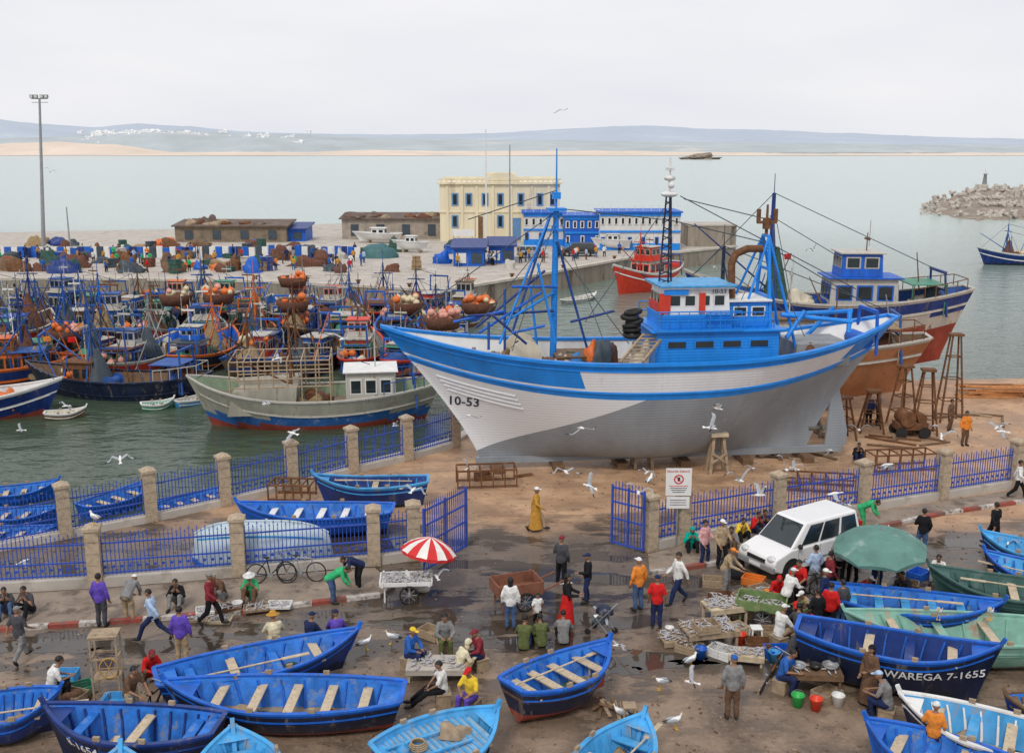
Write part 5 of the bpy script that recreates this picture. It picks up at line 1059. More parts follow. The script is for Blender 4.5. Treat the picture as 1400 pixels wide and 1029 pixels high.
# ---------------------------------------------------------------- gulls
def gulls():
    def fly(dih,fold):
        m=MB(); rs=[]
        for y,r in ((-.24,.01),(-.18,.035),(-.08,.07),(.02,.075),(.1,.06),(.16,.042),(.2,.046),(.235,.036),(.26,.012)): rs.append([V(cos(a*pi/5)*r,y,sin(a*pi/5)*r*.9) for a in range(10)])
        m.rings(rs,0,True); m.tube((0,.25,-.005),(0,.32,-.015),.012,.005,5,3)
        m.add([(-.03,-.2,0),(.03,-.2,0),(.09,-.36,.0),(-.09,-.36,.0)],[(0,1,2,3)],0)
        for s in (-1,1):
            st=[(.04,.08,-.08,.02),(.2,.12,-.05,.02+.16*dih),(.34,.15,.0,.02+.26*dih),(.48,.09,-.03,.02+.24*dih*fold),(.6,.0,-.08,.02+.2*dih*fold),(.70,-.10,-.14,.02+.14*dih*fold)]
            for i,(a,c) in enumerate(zip(st,st[1:])):
                mt=1 if i<4 else 2
                top=[V(s*a[0],a[1],a[3]),V(s*c[0],c[1],c[3]),V(s*c[0],(c[1]+c[2])/2,c[3]+.015),V(s*a[0],(a[1]+a[2])/2,a[3]+.02)]
                m.add(top,[(0,1,2,3)],mt,True); m.add([top[3],top[2],V(s*c[0],c[2],c[3]-.01),V(s*a[0],a[2],a[3]-.01)],[(0,1,2,3)],mt,True)
                m.add([V(s*a[0],a[1],a[3]-.004),V(s*c[0],c[1],c[3]-.004),V(s*c[0],c[2],c[3]-.018),V(s*a[0],a[2],a[3]-.018)],[(0,1,2,3)],0 if mt==1 else 2,True)
        return m.mesh('gull',[gw,gg,gk,gy])
    me=[fly(1,1),fly(.5,-.6),fly(-.5,1.6),fly(1.5,1.2)]
    L=[(28,588,28),(90,555,32),(32,767,30),(360,420,26),(470,463,52),(365,552,40),(795,585,50),(972,585,48),(540,582,30),(885,645,34),(913,690,34),(1012,657,50),(1085,640,34),(1370,590,40),(1135,615,28),(1097,682,34),(597,788,46),(845,882,42),(822,838,46),(945,932,38),(775,797,38),(1378,742,36),(765,150,24),(68,235,14),(1160,690,28),(380,490,34),(200,345,18),(640,640,22),(1030,640,26)]
    rr=random.Random(3)
    pl=['left basin water','far left moored boats','left fence panel','moored boat buoys','pipe railing of the olive boat','olive boat hull','trawler hull amidships','trawler stern bottom','trawler stem','left side of the safety sign','foot of the safety sign','right of the safety sign','right fence middle','right fence far end','trawler rudder','roof of the white van','striped parasol','bow of the single blue boat','pushchair','foreground puddle','head of the person in red','right road','upper sky','floodlight mast','green topped person','olive boat rail','far quay barrier','iron frame','gate leaf at right']
    for k,(px,py,w) in enumerate(L):
        d=ray(px,py); t=1.4*1400/w/d.length*1.0
        p=V(0,0,CH)+d*t; sc_=1.0
        if p.z<.5: t2=(0.7-CH)/d.z; sc_=max(.75,min(1,t2/t)); p=V(0,0,CH)+d*t2
        o=bpy.data.objects.new('gull',me[k%4]); COL.objects.link(o); o.location=p; o.scale=(sc_*.9,)*3; hz=rr.choice([-60,-100,80,120,-30,20,200,150]); o.rotation_euler=(rr.uniform(-.2,.3),rr.uniform(-.4,.4),radians(hz)); tag(o,'white gull in flight near the %s'%pl[k],'gull')
    for k in range(18):
        px=rr.uniform(120,1380) if k%3 else rr.uniform(380,1300); py=rr.uniform(330,700) if k%2 else rr.uniform(540,680); w=rr.uniform(14,26)
        d=ray(px,py); t=1.4*1400/w; p=V(0,0,CH)+d*t
        if p.z<2: t=(2+rr.random()*2-CH)/d.z; p=V(0,0,CH)+d*t
        o=bpy.data.objects.new('gull',me[k%4]); COL.objects.link(o); o.location=p; o.scale=(.85,)*3; o.rotation_euler=(rr.uniform(-.3,.5),rr.uniform(-.6,.6),rr.uniform(0,6.28)); tag(o,'small white gull wheeling over the harbour and boatyard','gull','gulls wheeling over the yard')
    m=MB(); rs=[]
    for y,r,z in ((-.26,.01,.2),(-.16,.04,.22),(-.05,.08,.24),(.06,.085,.27),(.13,.06,.31),(.15,.042,.36),(.165,.046,.40),(.18,.03,.43),(.18,.005,.445)): rs.append([V(cos(a*pi/5)*r,y+sin(a*pi/5)*r*.3,z+sin(a*pi/5)*r) for a in range(10)])
    m.rings(rs,0,True); m.tube((0,.2,.405),(0,.27,.395),.013,.005,5,3)
    for s in (-1,1): m.ball((s*.065,-.06,.265),(.025,.19,.06),8,6,1); m.ball((s*.04,-.26,.23),(.014,.08,.02),6,5,2); m.tube((s*.035,.01,.2),(s*.035,.02,0),.008,.008,5,3); m.box((s*.035,.05,.006),(.04,.07,.01),3)
    sm=m.mesh('standing_gull',[gw,gg,gk,gy])
    for px,py,z,hz,wh in [(903,942,0,100,'on the wet ground left of the pair'),(944,912,0,-60,'on the ground behind the reflection puddle'),(922,996,0,-80,'in the foreground right of the planks'),(536,880,0,80,'on the ground behind the long boats'),(130,716,2.3,60,'on the left fence pillar'),(1283,846,1.25,150,'on the rail of the green boat, left bird'),(1353,846,1.25,150,'on the rail of the green boat, right bird'),(848,984,0,70,'by the broken planks'),(1218,735,0,20,'beside the green parasol'),(1204,733,0,40,'left of the parasol'),(970,884,0,20,'by the fish crates'),(888,664,2.3,-30,'on the right gate pillar'),(500,888,0,-60,'left of the stone fish table'),(1180,655,0,60,'beyond the right fence by the stern')]:
        o=bpy.data.objects.new('gull',sm); COL.objects.link(o); o.location=gp(px,py,z); o.rotation_euler.z=radians(hz); tag(o,'gull standing '+wh,'gull')
# ---------------------------------------------------------------- market props
def fishpile(b,w,d,z,n,rd,mi=0):
    for k in range(n):
        a=rd.uniform(0,6.28); l=rd.uniform(.08,.17); c=V(rd.uniform(-w/2,w/2),rd.uniform(-d/2,d/2),z+rd.uniform(0,.06)); M=Matrix.Rotation(a,3,'Z'); b.ball(c,(l,.03,.022),6,4,mi,M=M); t=M@V(-l-.03,0,0); s=M@V(0,.03,0); b.add([c+M@V(-l*.9,0,0),c+t+s,c+t-s],[(0,1,2)],mi)
def table(px,py,rz,w,d,h,lab,m=wood,fish=60):
    p=gp(px,py); t=thing('stall_table',lab,'table',p,radians(rz)); q=MB(); q.box((0,0,h),(w,d,.06)); q.build('tabletop',m,t)
    for s in (-1,1): q=MB(); q.box((0,s*(d/2-.02),h-.08),(w,.03,.12)); q.build('apron',m,t)
    for x in (-1,1):
        for y in (-1,1): q=MB(); q.bar((x*(w/2-.08),y*(d/2-.08),0),(x*(w/2-.08),y*(d/2-.08),h-.03),.07,.07); q.build('leg',m,t)
    q=MB(); rd=random.Random(px); fishpile(q,w*.9,d*.85,h+.05,fish,rd); o=q.build('fish_pile',fishm,None,p,radians(rz)); tag(o,'silver fish spread on the '+' '.join(lab.split()[:10]),'fish',kind='stuff')
def crate(px,py,z,rz,m,lab,w=.6,d=.4,h=.22,fish=0,g=None):
    p=gp(px,py,z); t=MB(); 
    for s in (-1,1): 
        for i in range(3): t.box((0,s*(d/2),h*(i+.5)/3),(w,.025,h/3-.015)); t.box((s*w/2,0,h*(i+.5)/3),(.025,d+.02,h/3-.016))
    t.box((0,0,.02),(w-.03,d-.03,.025))
    for x in (-1,1):
        for y in (-1,1): t.box((x*(w/2-.03),y*(d/2-.03),h/2),(.04,.04,h+.004))
    o=t.build('fish_crate',m,None,p,radians(rz)); tag(o,lab,'crate',g)
    if fish: q=MB(); fishpile(q,w*.8,d*.8,h*.75,fish,random.Random(px+py)); tag(q.build('fish_pile',fishm,None,p,radians(rz)),'fish in the '+' '.join(lab.split()[:12]),'fish',kind='stuff')
def parasol(px,py,rad,h,m1,m2,lab,tilt=(0,0),k_=.75):
    p=gp(px,py); t=thing('parasol',lab,'parasol',p); t.rotation_euler=(radians(tilt[0]),radians(tilt[1]),0); q=MB(); q.tube((0,0,0),(0,0,h),.03,.03,8); q.build('pole',steel,t)
    q=MB(); n=16 if m2 else 8; N=n*3
    prof=[(0,0),(.25,-.06),(.5,-.16),(.75,-.31),(1,-.55)]
    vs=[];fs=[];ms=[]
    for r,z in prof:
        for i in range(N): a=2*pi*i/N; sc=1-.06*abs(sin(a*n/2))*r*r; dz=-.10*rad*(abs(cos(a*n/2)))*r*r if not m2 else 0; vs.append((cos(a)*r*rad*sc,sin(a)*r*rad*sc,h+z*rad*k_+dz))
    for j in range(4):
        for i in range(N): fs.append((j*N+i,j*N+(i+1)%N,(j+1)*N+(i+1)%N,(j+1)*N+i)); ms.append((i//3)%2 if m2 else 0)
    q.add(vs,fs,ms,False)
    bot=[(vs[4*N+i][0],vs[4*N+i][1],vs[4*N+i][2]) for i in range(N)]; q.rings([bot,[(x*.99,y*.99,z-.11+.03*cos(i*2.1)) for i,(x,y,z) in enumerate(bot)]],0,False,False)
    q.build('canopy',[m1,m2 or m1],t)
    q=MB()
    for k in range(8): a=k*pi/4; q.tube((0,0,h-rad*.5),(cos(a)*rad*.6,sin(a)*rad*.6,h-.17*rad),.008,.008,4)
    q.build('ribs',steel,t); q=MB(); q.tube((0,0,h),(0,0,h+.12),.02,.01,6); q.build('finial',steel,t); q=MB(); q.lathe([(0,0),(.28,0),(.26,.12),(.05,.14)],n=14); q.build('base',conc,t)
def bike(px,py,rz,lab,m,lean=12,z=0):
    p=gp(px,py,z); t=thing('bicycle',lab,'bicycle',p,0); t.rotation_euler=(radians(lean),0,radians(rz))
    for x in (-.52,.52):
        q=MB(); q.path([V(x+.33*cos(a*pi/12),0,.34+.33*sin(a*pi/12)) for a in range(25)],.024,6); w=q.build('wheel',black,t); q=MB()
        for k in range(10): a=k*pi/5; q.tube((x,0,.34),(x+.32*cos(a),0,.34+.32*sin(a)),.004,.004,3)
        q.tube((x,-.04,.34),(x,.04,.34),.03,.03,8); q.build('spokes',steel,w)
    q=MB(); A=(-.52,0,.34);B_=(-.05,0,.3);C=(-.15,0,.82);D=(.36,0,.82);E=(.52,0,.34);G=(.38,0,.7)
    for a,c in ((A,B_),(A,C),(B_,C),(C,D),(B_,G),(D,G),(G,E)): q.tube(a,c,.022,.022,6)
    q.build('frame',m,t); q=MB(); q.ball((-.17,0,.9),(.13,.07,.035),8,5); q.tube((-.16,0,.8),(-.17,0,.9),.014,.014,5); q.build('saddle',black,t)
    q=MB(); q.tube((.34,0,.8),(.32,0,.98),.014,.014,5); q.tube((.3,-.26,1.0),(.3,.26,1.0),.014,.014,5); q.build('handlebar',steel,t); q=MB(); q.tube((-.05,-.02,.3),(-.05,.02,.3),.09,.09,12); q.bar((-.05,.06,.3),(.08,.06,.2),.02,.02); q.box((.08,.1,.2),(.08,.1,.02)); q.build('pedal_crank',steel,t)
def cart(px,py,rz,lab,m,w=1.5,d=.9,load=None,h=.55,handles=True,box=.35):
    p=gp(px,py); t=thing('handcart',lab,'cart',p,radians(rz)); q=MB(); q.box((0,0,h),(w,d,.05))
    if box:
        for s in (-1,1): q.box((0,s*d/2,h+box/2),(w,.04,box)); q.box((s*w/2,0,h+box/2),(.04,d-.04,box))
        for s in (-1,1):
            for x in (-.5,0,.5): q.box((x*w*.9,s*(d/2+.03),h+box/2),(.06,.03,box+.06))
    q.build('bed',m,t)
    for s in (-1,1):
        q=MB(); q.path([V(.1+.3*cos(a*pi/9),s*(d/2+.08),.31+.3*sin(a*pi/9)) for a in range(19)],.03,6); w_=q.build('wheel',black,t); q=MB(); q.tube((.1,s*(d/2+.06),.31),(.1,s*(d/2+.1),.31),.05,.05,8)
        for k in range(8): a=k*pi/4; q.tube((.1,s*(d/2+.08),.31),(.1+.29*cos(a),s*(d/2+.08),.31+.29*sin(a)),.01,.01,4)
        q.build('hub',steel,w_)
        if handles: q=MB(); q.bar((w/2-.1,s*(d/2-.08),h-.03),(w/2+.75,s*(d/2-.12),h+.28),.04,.05); q.build('handle',m,t)
    q=MB(); q.bar((-w/2+.15,-d/2+.1,0),(-w/2+.15,-d/2+.1,h),.05,.05); q.bar((-w/2+.15,d/2-.1,0),(-w/2+.15,d/2-.1,h),.05,.05); q.bar((.1,-d/2,.31),(.1,d/2,.31),.05,.05); q.build('undercarriage',m,t)
    if load: q=MB(); fishpile(q,w*.85,d*.85,h+.08,load,random.Random(px)); tag(q.build('fish_pile',fishm,None,p,radians(rz)),'fish heaped on the '+' '.join(lab.split()[:10]),'fish',kind='stuff')
def bucket(px,py,m,lab,s=1):
    q=MB(); q.lathe([(0,.01),(.12*s,.01),(.17*s,.32*s),(.18*s,.33*s),(.18*s,.35*s),(.155*s,.33*s),(.11*s,.04),(0,.04)],n=16); t=thing('bucket',lab,'bucket',gp(px,py)); q.build('pail',m,t); q=MB(); q.path([V(.17*s*cos(a*pi/8),.05,.33*s+.13*s*sin(a*pi/8)) for a in range(9)],.006,4); q.build('handle',steel,t)
def market():
    rp=mat('parasol_red',(.6,.03,.03),.8,.1,3); wpn=mat('parasol_white',(.75,.72,.68),.8,.1,3); gp_=mat('parasol_grey_green',(.11,.235,.20),.75,.25,1.5,(.26,.36,.33),.45,1.2,bump=.3)
    parasol(577,806,.95,1.85,rp,wpn,'red and white striped parasol over the white fish cart',(-6,10),.95); parasol(1200,820,1.5,2.55,gp_,None,'large faded green parasol beside the white van',(5,-4),.62)
    cart(556,816,4,'white fish cart under the striped parasol',white,1.7,.95,120,.6,False,.12)
    cart(706,826,20,'wooden handcart with rusty sides in the middle of the road',mat('red_brown_boards',(.24,.10,.06),.8,.35,3,(.1,.06,.04),.45,3),1.5,1.0,None,.5,True,.4)
    cart(1040,850,-20,'green two wheeled fish cart near the white van',mat('dull_green_boards',(.16,.24,.09),.75,.3,3,(.3,.24,.15),.5,3),1.5,.9,60,.55,True,.3)
    table(968,880,12,1.6,1.0,.55,'low wooden fish stall in the centre of the market',wood,130)
    table(990,850,15,1.3,.8,.6,'rear wooden fish stall behind the central stall',pale,80)
    table(925,878,10,1.0,.7,.18,'flat board with fish left of the central stall',wood,50)
    table(1112,945,-5,1.4,.7,.65,'brown bench with pans beside the coloured buckets',brown,10)
    table(598,924,0,1.7,.9,.4,'low pale stone fish table between seated people',conc,40)
    table(1020,905,-12,1.0,.6,.3,'small low board of fish before the white stool',pale,40)
    p=gp(1112,945)
    for k,(x,r,m) in enumerate(((-.45,.2,steel),(0,.16,black),(.42,.22,steel))):
        q=MB(); q.lathe([(0,.69),(r*.8,.69),(r,.83),(r*1.03,.83),(r*.8,.71),(0,.71)],n=16); o=q.build('pan',m,None,p+V(x,0,0)); tag(o,'%s metal pan on the brown bench, %s'%(('wide','dark','broad')[k],('left end','middle','right end')[k]),'pan')
    for k,(px,py) in enumerate([(265,846),(285,835),(300,848),(310,832),(350,832),(382,828)]): crate(px,py,.12 if py<840 else 0,R.uniform(-20,20),[wood,white,pale,rust][k%4],'shallow fish tray on the left pavement, %s'%ORD[k],.75,.5,.1,16)
    for k in range(4): crate(160+(k%2)*3,962,.225*k,R.uniform(-6,6),lblue,'light blue plastic crate beside the scale stand, %s in the stack'%(['lowest','second lowest','second highest','topmost'][k]),.7,.5,.22,0)
    oc=mat('orange_crate',(.7,.2,.03),.5,.2,3)
    cr=[(965,862,wood,'on the central stall'),(1000,838,pale,'left behind the rear stall'),(1015,842,wood,'right behind the rear stall'),(985,822,rust,'at the feet of the leaning buyer'),(1040,812,wood,'behind the green cart'),(950,866,white,'left of the central stall'),(1240,805,wood,'right of the parasol'),(1215,812,green,'under the parasol'),(108,948,green,'left of the scale stand, rear'),(100,958,wood,'left of the scale stand, front'),(660,655,rust,'under the trawler bow'),
        (1018,820,wood,'left of the green cart'),(1005,866,pale,'front of the rear stall'),(1078,834,red,'in the middle of the van crowd'),(1088,852,white,'in the lower van crowd'),(1110,834,blue,'right side of the van crowd'),(1052,870,wood,'right of the white stool'),(1185,830,white,'before the parasol pole'),(1205,828,pale,'right before the parasol pole'),(1035,886,rust,'in front of the white stool'),(942,890,wood,'front left of the central stall'),(986,896,white,'front right of the central stall'),(975,800,wood,'up the road from the central stall'),(1062,896,blue,'by the bicycle wheel'),(590,870,wood,'behind the stone table'),(1130,955,wood,'at the right end of the bench'),(88,930,lblue,'by the left seated person'),(1255,790,blue,'beyond the parasol'),(1030,798,oc,'in front of the van wheel')]
    for k,(px,py,m,w) in enumerate(cr): crate(px,py,0 if k not in(0,) else .6,R.uniform(-40,40),m,'%s fish crate %s'%({wood:'brown wooden',pale:'pale wooden',rust:'rusty',white:'white',oc:'orange',green:'green',red:'red',blue:'blue',lblue:'light blue'}[m],w),.7,.5,.28,10 if k<6 or k in (11,12,14,17,20,21) else 0)
    p=gp(150,950); t=thing('scale_stand','weathered wooden stand with a yellow wheel at lower left','stand',p,radians(8)); t.scale=(.8,.8,.95)
    for x in (-.42,.42):
        for y in (-.3,.3): q=MB(); q.bar((x,y,0),(x,y,1.9),.06,.06); q.build('leg',wood,t)
    q=MB(); 
    for z in (.6,1.25,1.88):
        for y in (-.3,.3): q.box((0,y,z),(.84,.05,.06))
        for x in (-.42,.42): q.box((x,0,z),(.05,.6,.05))
    q.box((0,0,.64),(.84,.6,.03)); q.box((0,0,1.93),(.95,.7,.04)); q.build('rails',wood,t)
    q=MB(); q.path([V(.15+.3*cos(a*pi/10),-.36,1.0+.3*sin(a*pi/10)) for a in range(21)],.025,6)
    for k in range(6): a=k*pi/3; q.tube((.15,-.36,1.0),(.15+.3*cos(a),-.36,1.0+.3*sin(a)),.014,.014,5)
    q.build('wheel',mat('yellow_wheel',(.45,.28,.08),.6,.3,3),t)
    bike(372,797,2,'dark bicycle leaning on the front fence, left of two',navy,-6,.11); bike(412,794,-3,'pale bicycle leaning on the front fence, right of two',steel,-6,.11); bike(1048,934,60,'old bicycle lying beside the person with pans',rust,20); bike(1098,816,20,'bicycle standing in the crowd by the van',black,8); bike(208,985,75,'bicycle wheel side on behind the dark numbered boat',black,8)
    bucket(1090,965,mat('bucket_green',(.03,.42,.08),.4,.1,3),'bright green bucket, leftmost of the three'); bucket(1115,970,mat('bucket_red',(.7,.06,.02),.4,.1,3),'red orange bucket between green and white ones'); bucket(1145,965,white,'white bucket right of the red one')
    bucket(1058,905,lblue,'light blue bucket beside the seated man'); bucket(995,880,white,'white bucket beside the central stall'); bucket(915,868,white,'small white tub left of the flat fish board',.8); bucket(958,900,blue,'blue bucket in front of the central stall'); bucket(1012,880,mat('bucket_red',(.7,.06,.02)),'red bucket between stall and stool'); bucket(325,836,white,'white bucket between the pavement fish trays')
    for px,py,m,l in ((1033,876,white,'white plastic stool near the green cart'),(860,985,wood,'low wooden stool by the broken planks')):
        t=thing('stool',l,'stool',gp(px,py)); q=MB(); q.box((0,0,.45),(.34,.34,.04)); q.build('seat',m,t,bev=.01)
        for x in (-1,1):
            for y in (-1,1): q=MB(); q.bar((x*.17,y*.17,0),(x*.13,y*.13,.44),.045,.045); q.build('leg',m,t)
    t=thing('pushchair','grey pushchair beside the woman in red','pushchair',gp(822,866),radians(-30)); q=MB()
    for s in (-.22,.22): q.bar((-.35,s,.12),(.3,s,.85),.025,.025); q.bar((.35,s,.12),(-.1,s,.6),.025,.025); q.bar((.3,s,.85),(.42,s,1.0),.025,.025)
    q.bar((.42,-.22,1.0),(.42,.22,1.0),.03,.03); q.build('frame',steel,t); q=MB(); q.box((-.05,0,.42),(.38,.38,.06)); q.box((.14,0,.62),(.06,.38,.42),0); q.build('seat',tarp,t); q=MB(); q.ball((.1,0,.72),(.3,.22,.26),10,6,half=True); q.build('hood',navy,t)
    for x in (-.35,.35):
        for s in (-.24,.24): q=MB(); q.tube((x,s-.02,.1),(x,s+.02,.1),.1,.1,12); q.build('wheel',black,t)
    for k in range(9):
        p=gp(838+R.uniform(-20,20),972+R.uniform(-6,6)); q=MB(); q.box((0,0,.03),(R.uniform(.6,1.2),.09,.03)); o=q.build('plank',wood if k%2 else brown,None,p+V(0,0,.015*k),R.uniform(0,3)); o.rotation_euler.y=R.uniform(-.06,.06); tag(o,'broken plank in the heap right of the single blue boat','plank','broken planks on the ground')
    for k in range(16):
        p=gp(1368+R.uniform(-26,26),541+R.uniform(-4,3)); q=MB(); q.box((0,0,.06+.12*(k//3)),(R.uniform(3,4),.22,.1)); tag(q.build('timber_plank',mat('orange_timber',(.5,.22,.08),.7,.3,3),None,p,R.uniform(-.15,.15)),'orange brown timber plank stacked in the boatyard at right','plank','timber stack in the boatyard')
    for px,py,w,h,l in ((665,662,2.6,.8,'rusty iron frame lying under the bow of the big trawler'),(400,680,1.8,.7,'rusty iron cage by the back fence'),(1120,668,3.0,.6,'rusty steel frame behind the right fence'),(1230,640,3,.8,'brown iron frame beyond the right fence')):
        t=thing('iron_frame',l,'iron frame',gp(px,py),R.uniform(-.2,.2)); q=MB()
        for y in (-.5,.5):
            for z in (.08,h): q.bar((-w/2,y,z),(w/2,y,z),.07,.07)
            for k in range(6): x=-w/2+w*k/5; q.bar((x,y,0),(x,y,h),.06,.06)
        for k in range(6): x=-w/2+w*k/5; q.bar((x,-.5,h),(x,.5,h),.05,.05)
        q.build('bars',rust,t)
    for k in range(26):
        px,py=R.choice([(1160,600),(1230,600),(700,645),(1340,575),(1100,625)]); p=gp(px+R.uniform(-50,50),py+R.uniform(-12,12)); q=MB(); q.box((0,0,.05),(R.uniform(.8,2.6),R.uniform(.08,.25),R.uniform(.05,.1))); tag(q.build('timber_offcut',R.choice([wood,brown,rust]),None,p,R.uniform(0,3)),'timber offcut lying on the boatyard ground under the hulls','timber','timber offcuts in the boatyard')
    for k,(px,py,h) in enumerate(((1150,600,2.2),(1190,590,2.2),(1232,580,3.2),(1262,592,3.4),(1296,575,4.8))):
        t=thing('hull_prop','tall rusty trestle propping the hulls at right, %s'%ORD[k],'trestle',gp(px,py),R.uniform(-.5,.5))
        for s in (-.6,.6):
            for y in (-.5,.5): q=MB(); q.tube((s,y,0),(s*.35,y*.35,h),.06,.05,6); q.build('leg',rust,t)
        q=MB()
        for f in (.25,.5,.75):
            g=1-.65*f
            for a,c in (((-.6*g,-.5*g),(.6*g,-.5*g)),((.6*g,-.5*g),(.6*g,.5*g)),((.6*g,.5*g),(-.6*g,.5*g)),((-.6*g,.5*g),(-.6*g,-.5*g))): q.bar((a[0],a[1],h*f),(c[0],c[1],h*f),.05,.05)
        q.box((0,0,h),(.7,.6,.12)); q.build('bracing',rust,t)
    t=thing('yard_winch','rusty machine with wheels in the boatyard','machine',gp(1243,596)); q=MB(); q.box((0,0,.6),(1.6,.8,.35)); q.tube((-.3,-.5,1.0),(-.3,.5,1.0),.4,.4,14); q.tube((.5,-.3,1.0),(.5,.3,1.0),.25,.25,12); q.build('winch_body',rust,t)
    for x in (-.6,.6):
        for y in (-.5,.5): q=MB(); q.tube((x,y-.05,.3),(x,y+.05,.3),.3,.3,14); q.build('wheel',black,t)
    for px,py,c,a,l in ((1050,818,'orange',.3,'bright orange sack beside the green cart'),(1072,828,'red',.4,'red cloth bundle in the crowd near the van'),(1090,870,'dark grey',.35,'dark sack at the feet of the right crowd'),(1172,830,'white',.35,'white sack before the green parasol'),(1000,772,'dark grey',.4,'dark bundle on the kerb left of the van'),(100,960,'brown',.4,'brown sack beside the left seated person'),(1010,788,'black',.35,'black bag by the van bumper')):
        q=MB(); lump(q,(0,0,0),a,a*.7,a*.9,px*.1,amp=.4); tag(q.build('sack',cloth(c),None,gp(px,py)),l,'sack')
    q=MB(); rd=random.Random(77)
    for k in range(1900):
        x=rd.uniform(-40,1440); y=rd.uniform(560,1029) if x>640 else rd.uniform(700,1029); p=gp(x,y,.005); s=rd.uniform(.012,.045); q.box(p+V(0,0,s*.2),(s*rd.uniform(1,2.8),s,s*.5),rd.choice([0,0,0,1,3,3,3]+([2] if k%4==0 else [])),rd.uniform(0,3))
    tag(q.build('litter',[brown,wood,pale,rust]),'scattered scraps and pebbles over the yard','litter',kind='stuff')
    wm=mat('puddle_water',(.06,.050,.040),.04,.1,2,bump=.0,spec=.6)
    for px,py,rx,ry in ((885,902,1.5,.5),(845,915,.7,.35),(620,866,1.8,.45),(80,882,2.0,.45),(430,880,1.2,.35),(960,905,.8,.3),(720,875,.8,.3),(1330,742,1.5,.5),(560,850,1.5,.3),(830,790,1.4,.4),(340,868,1.4,.3),(780,930,1.0,.25)):
        p=gp(px,py,.006); q=MB(); n=40; q.add([(cos(2*pi*i/n)*rx*(1+.9*noise.noise(V(cos(2*pi*i/n)*1.9+px,sin(2*pi*i/n)*1.9,0))),sin(2*pi*i/n)*ry*(1+.9*noise.noise(V(cos(2*pi*i/n)*2.3,sin(2*pi*i/n)*2.3+px,3))),0) for i in range(n)],[tuple(range(n))]); o=q.build('puddle',wm,None,p); tag(o,kind='structure')
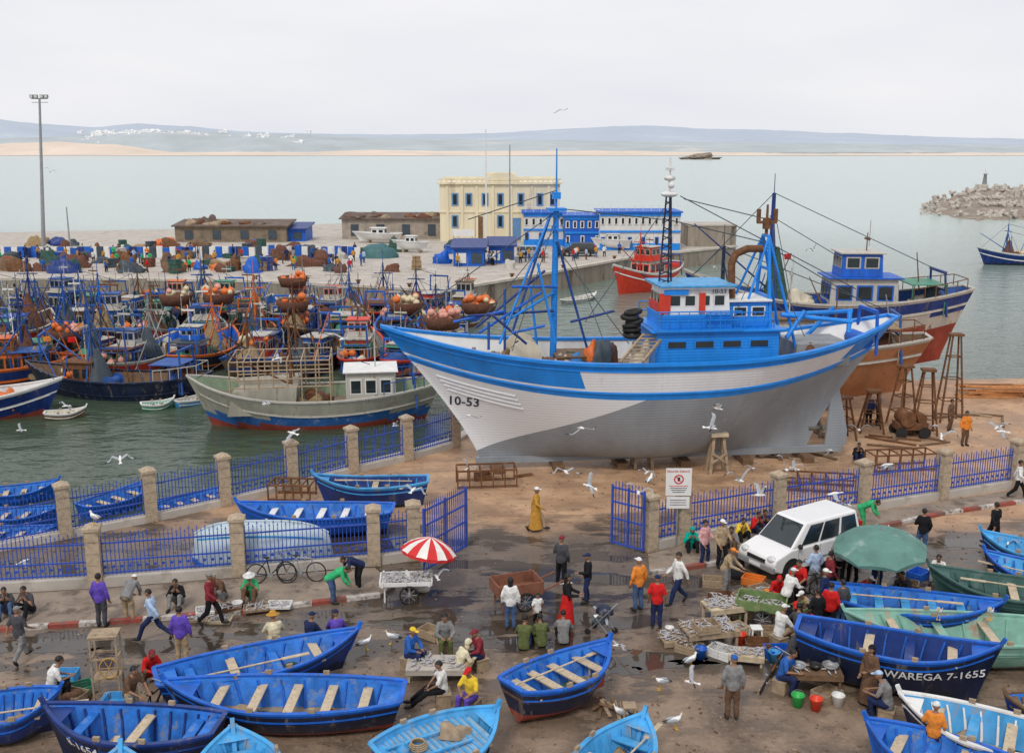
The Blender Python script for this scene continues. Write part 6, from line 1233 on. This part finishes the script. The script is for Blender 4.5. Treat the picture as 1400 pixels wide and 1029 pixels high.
# ---------------------------------------------------------------- foreground boats
def boats():
    def ob(ax,ay,bx,by,B,D,out,bot,inn,gun,lab,za=None,zb=None,**k):
        za=D*1.1 if za is None else za; zb=D*1.4 if zb is None else zb
        return open_boat(gp(ax,ay,za),gp(bx,by,zb),B,D,out,bot,inn,gun,lab,**k)
    fl=mat('sandy_floor_boards',(.30,.25,.18),.8,.35,3,(.10,.12,.16),.45,3)
    ob(212,926,492,858,1.9,.85,dblue,navy,iblue,blue,'blue open boat with high bow pointing right, behind the long boat',nth=4)
    ob(552,946,222,930,2.0,.9,navy,rustred,iblue,blue,'long blue open boat with pale thwarts lying across the lower left',nth=5,floor=fl,thm=pale,stripe=dblue)
    r,P,T=ob(300,990,58,962,1.8,1.05,navy,navy,iblue,dblue,'dark open boat numbered 1654 at lower left',nth=3,floor=wblue); x=at(P,T,.82,0); hull_text(P,'8-1654',.34,x[0],x[2]-.50,1,letter,r,slope=-.06,off=.05)
    ob(-60,968,84,941,1.8,.85,dblue,navy,iblue,blue,'blue boat cut off by the left edge',nth=2)
    ob(330,1080,318,992,1.9,.85,lblue,lblue,lblue,lblue,'light blue boat bow at the bottom left of centre',nth=3,floor=iblue)
    ob(150,1100,165,1020,1.5,.75,lblue,lblue,lblue,lblue,'light blue boat just showing at the bottom edge',nth=3)
    ob(520,1035,682,966,2.2,.85,dblue,navy,lblue,lblue,'decked light blue boat at the bottom centre',nth=2,cover=True)
    ob(700,940,838,876,2.0,.95,navy,rustred,iblue,blue,'single blue open boat with wooden thwarts on the centre ground',nth=4,floor=fl,heel=-4,thm=pale,stripe=brown)
    ob(800,1070,882,975,1.7,.8,dblue,navy,lblue,lblue,'light blue boat bow at the bottom, centre right',nth=3,floor=iblue)
    ob(1400,1060,1182,982,2.0,.9,blue,blue,iblue,blue,'bright blue boat with high bow at the lower right corner',nth=4)
    ob(1480,1022,1228,946,2.0,.9,navy,navy,lblue,white,'dark boat with white gunwale at the right edge',nth=4,stripe=white)
    ob(1560,975,1372,948,1.8,.85,dblue,navy,iblue,brown,'weathered boat behind the white edged one',nth=4)
    r,P,T=ob(1090,852,1372,882,1.9,1.3,navy,navy,dblue,blue,'navy boat lettered WAREGA 7-1655 at the right',nth=4); x=at(P,T,.46,0); hull_text(P,'WAREGA 7-1655',.34,x[0],x[2]-.54,-1,letter,r,slope=.05,off=.05)
    ob(1480,862,1152,834,2.2,1.0,teal,mat('rusty_green_hull',(.2,.28,.22),.7,.4,2,RUST,.6,2),teal,teal,'pale green boat with rust stains at the right',nth=4,floor=teal)
    ob(1128,806,1375,822,2.0,.95,dblue,navy,iblue,blue,'blue open boat in front of the green parasol',nth=5,thm=lblue,floor=fl)
    ob(1500,815,1268,772,2.1,1.05,dgreen,navy,dgreen,dgreen,'dark grey green boat at the right edge',nth=3,cover=False)
    ob(1480,757,1340,725,1.8,.85,dblue,navy,lblue,lblue,'small blue boat at the right edge below the fence',nth=3)
    ob(1490,793,1345,752,1.8,.85,navy,navy,lblue,blue,'navy boat just above the dark green boat',nth=3)
    ob(538,695,322,686,2.0,.9,blue,navy,iblue,blue,'blue boat with white seats between the two left fences',nth=5,thm=white)
    ob(586,655,427,648,1.7,1.0,dblue,dblue,dblue,lblue,'dark blue boat near the back fence behind the white seated boat',nth=3)
    for (ax,ay,bx,by,l) in [(-40,672,82,655,'first'),(-50,700,88,690,'second'),(110,690,205,655,'third'),(215,690,312,662,'fourth'),(-60,725,80,718,'fifth')]:
        open_boat(gp(ax,ay,WZ+.7),gp(bx,by,WZ+.9),1.8,.9,blue,navy,iblue,blue,'blue boat floating beyond the back fence, %s from the water side'%l,4,ground=False,thm=pale)
    p=gp(345,790)+V(0,1.6,0); t=thing('upturned_boat','long pale upturned boat with blue edges behind the front left fence','boat',p,radians(1)); rs=[]
    n=24; Lh=2.55
    for i in range(n+1):
        u=-1+2*i/n; w=.98*(1-abs(u)**5)+.02; h=1.42*(1-.32*abs(u)**3.5); x=u*Lh
        rs.append([V(x*(1-.06*sin(a*pi/12)),cos(a*pi/12)*w,.06+max(0,sin(a*pi/12))**.75*h) for a in range(13)])
    q=MB(); q.rings(rs,0,True,True,False); q.build('hull',palehull,t)
    for s in (1,-1):
        q=MB(); rr=[]
        for r_ in rs:
            e=r_[0 if s>0 else -1]; rr.append([V(e.x,e.y+s*.04,e.z-.06),V(e.x,e.y-s*.03,e.z-.06),V(e.x,e.y-s*.03,e.z+.12),V(e.x,e.y+s*.04,e.z+.12)])
        q.rings(rr,0,False); q.build('gunwale',blue,t)
        q=MB(); rr=[]
        for r_ in rs[1:-1]:
            e=r_[3 if s>0 else -4]; rr.append([e+V(0,s*.02,-.02),e+V(0,-s*.02,-.02),e+V(0,-s*.02,.05),e+V(0,s*.02,.05)])
        q.rings(rr,0,False); q.build('rubbing_strake',lblue,t)
    q=MB(); q.path([r_[6]+V(0,0,.02) for r_ in rs],.045,6); q.build('keel',palehull,t)
def vehicles():
    vehicle(gp(1093,770),-149,carw,'small white van parked by the right fence','van','parked_van',1.05)
    vehicle(gp(790,350),175,card,'dark car parked on the far quay by the blue building','car','parked_car',1.15,True)
    vehicle(gp(728,352),5,cars,'pale car parked on the far quay left of the dark one','car','parked_car',1.0,True)
for f in (world,setting,hero,fleet,quay,fences,people,gulls,market,boats,vehicles): run(f)
if ERR: raise Exception(' || '.join(ERR))
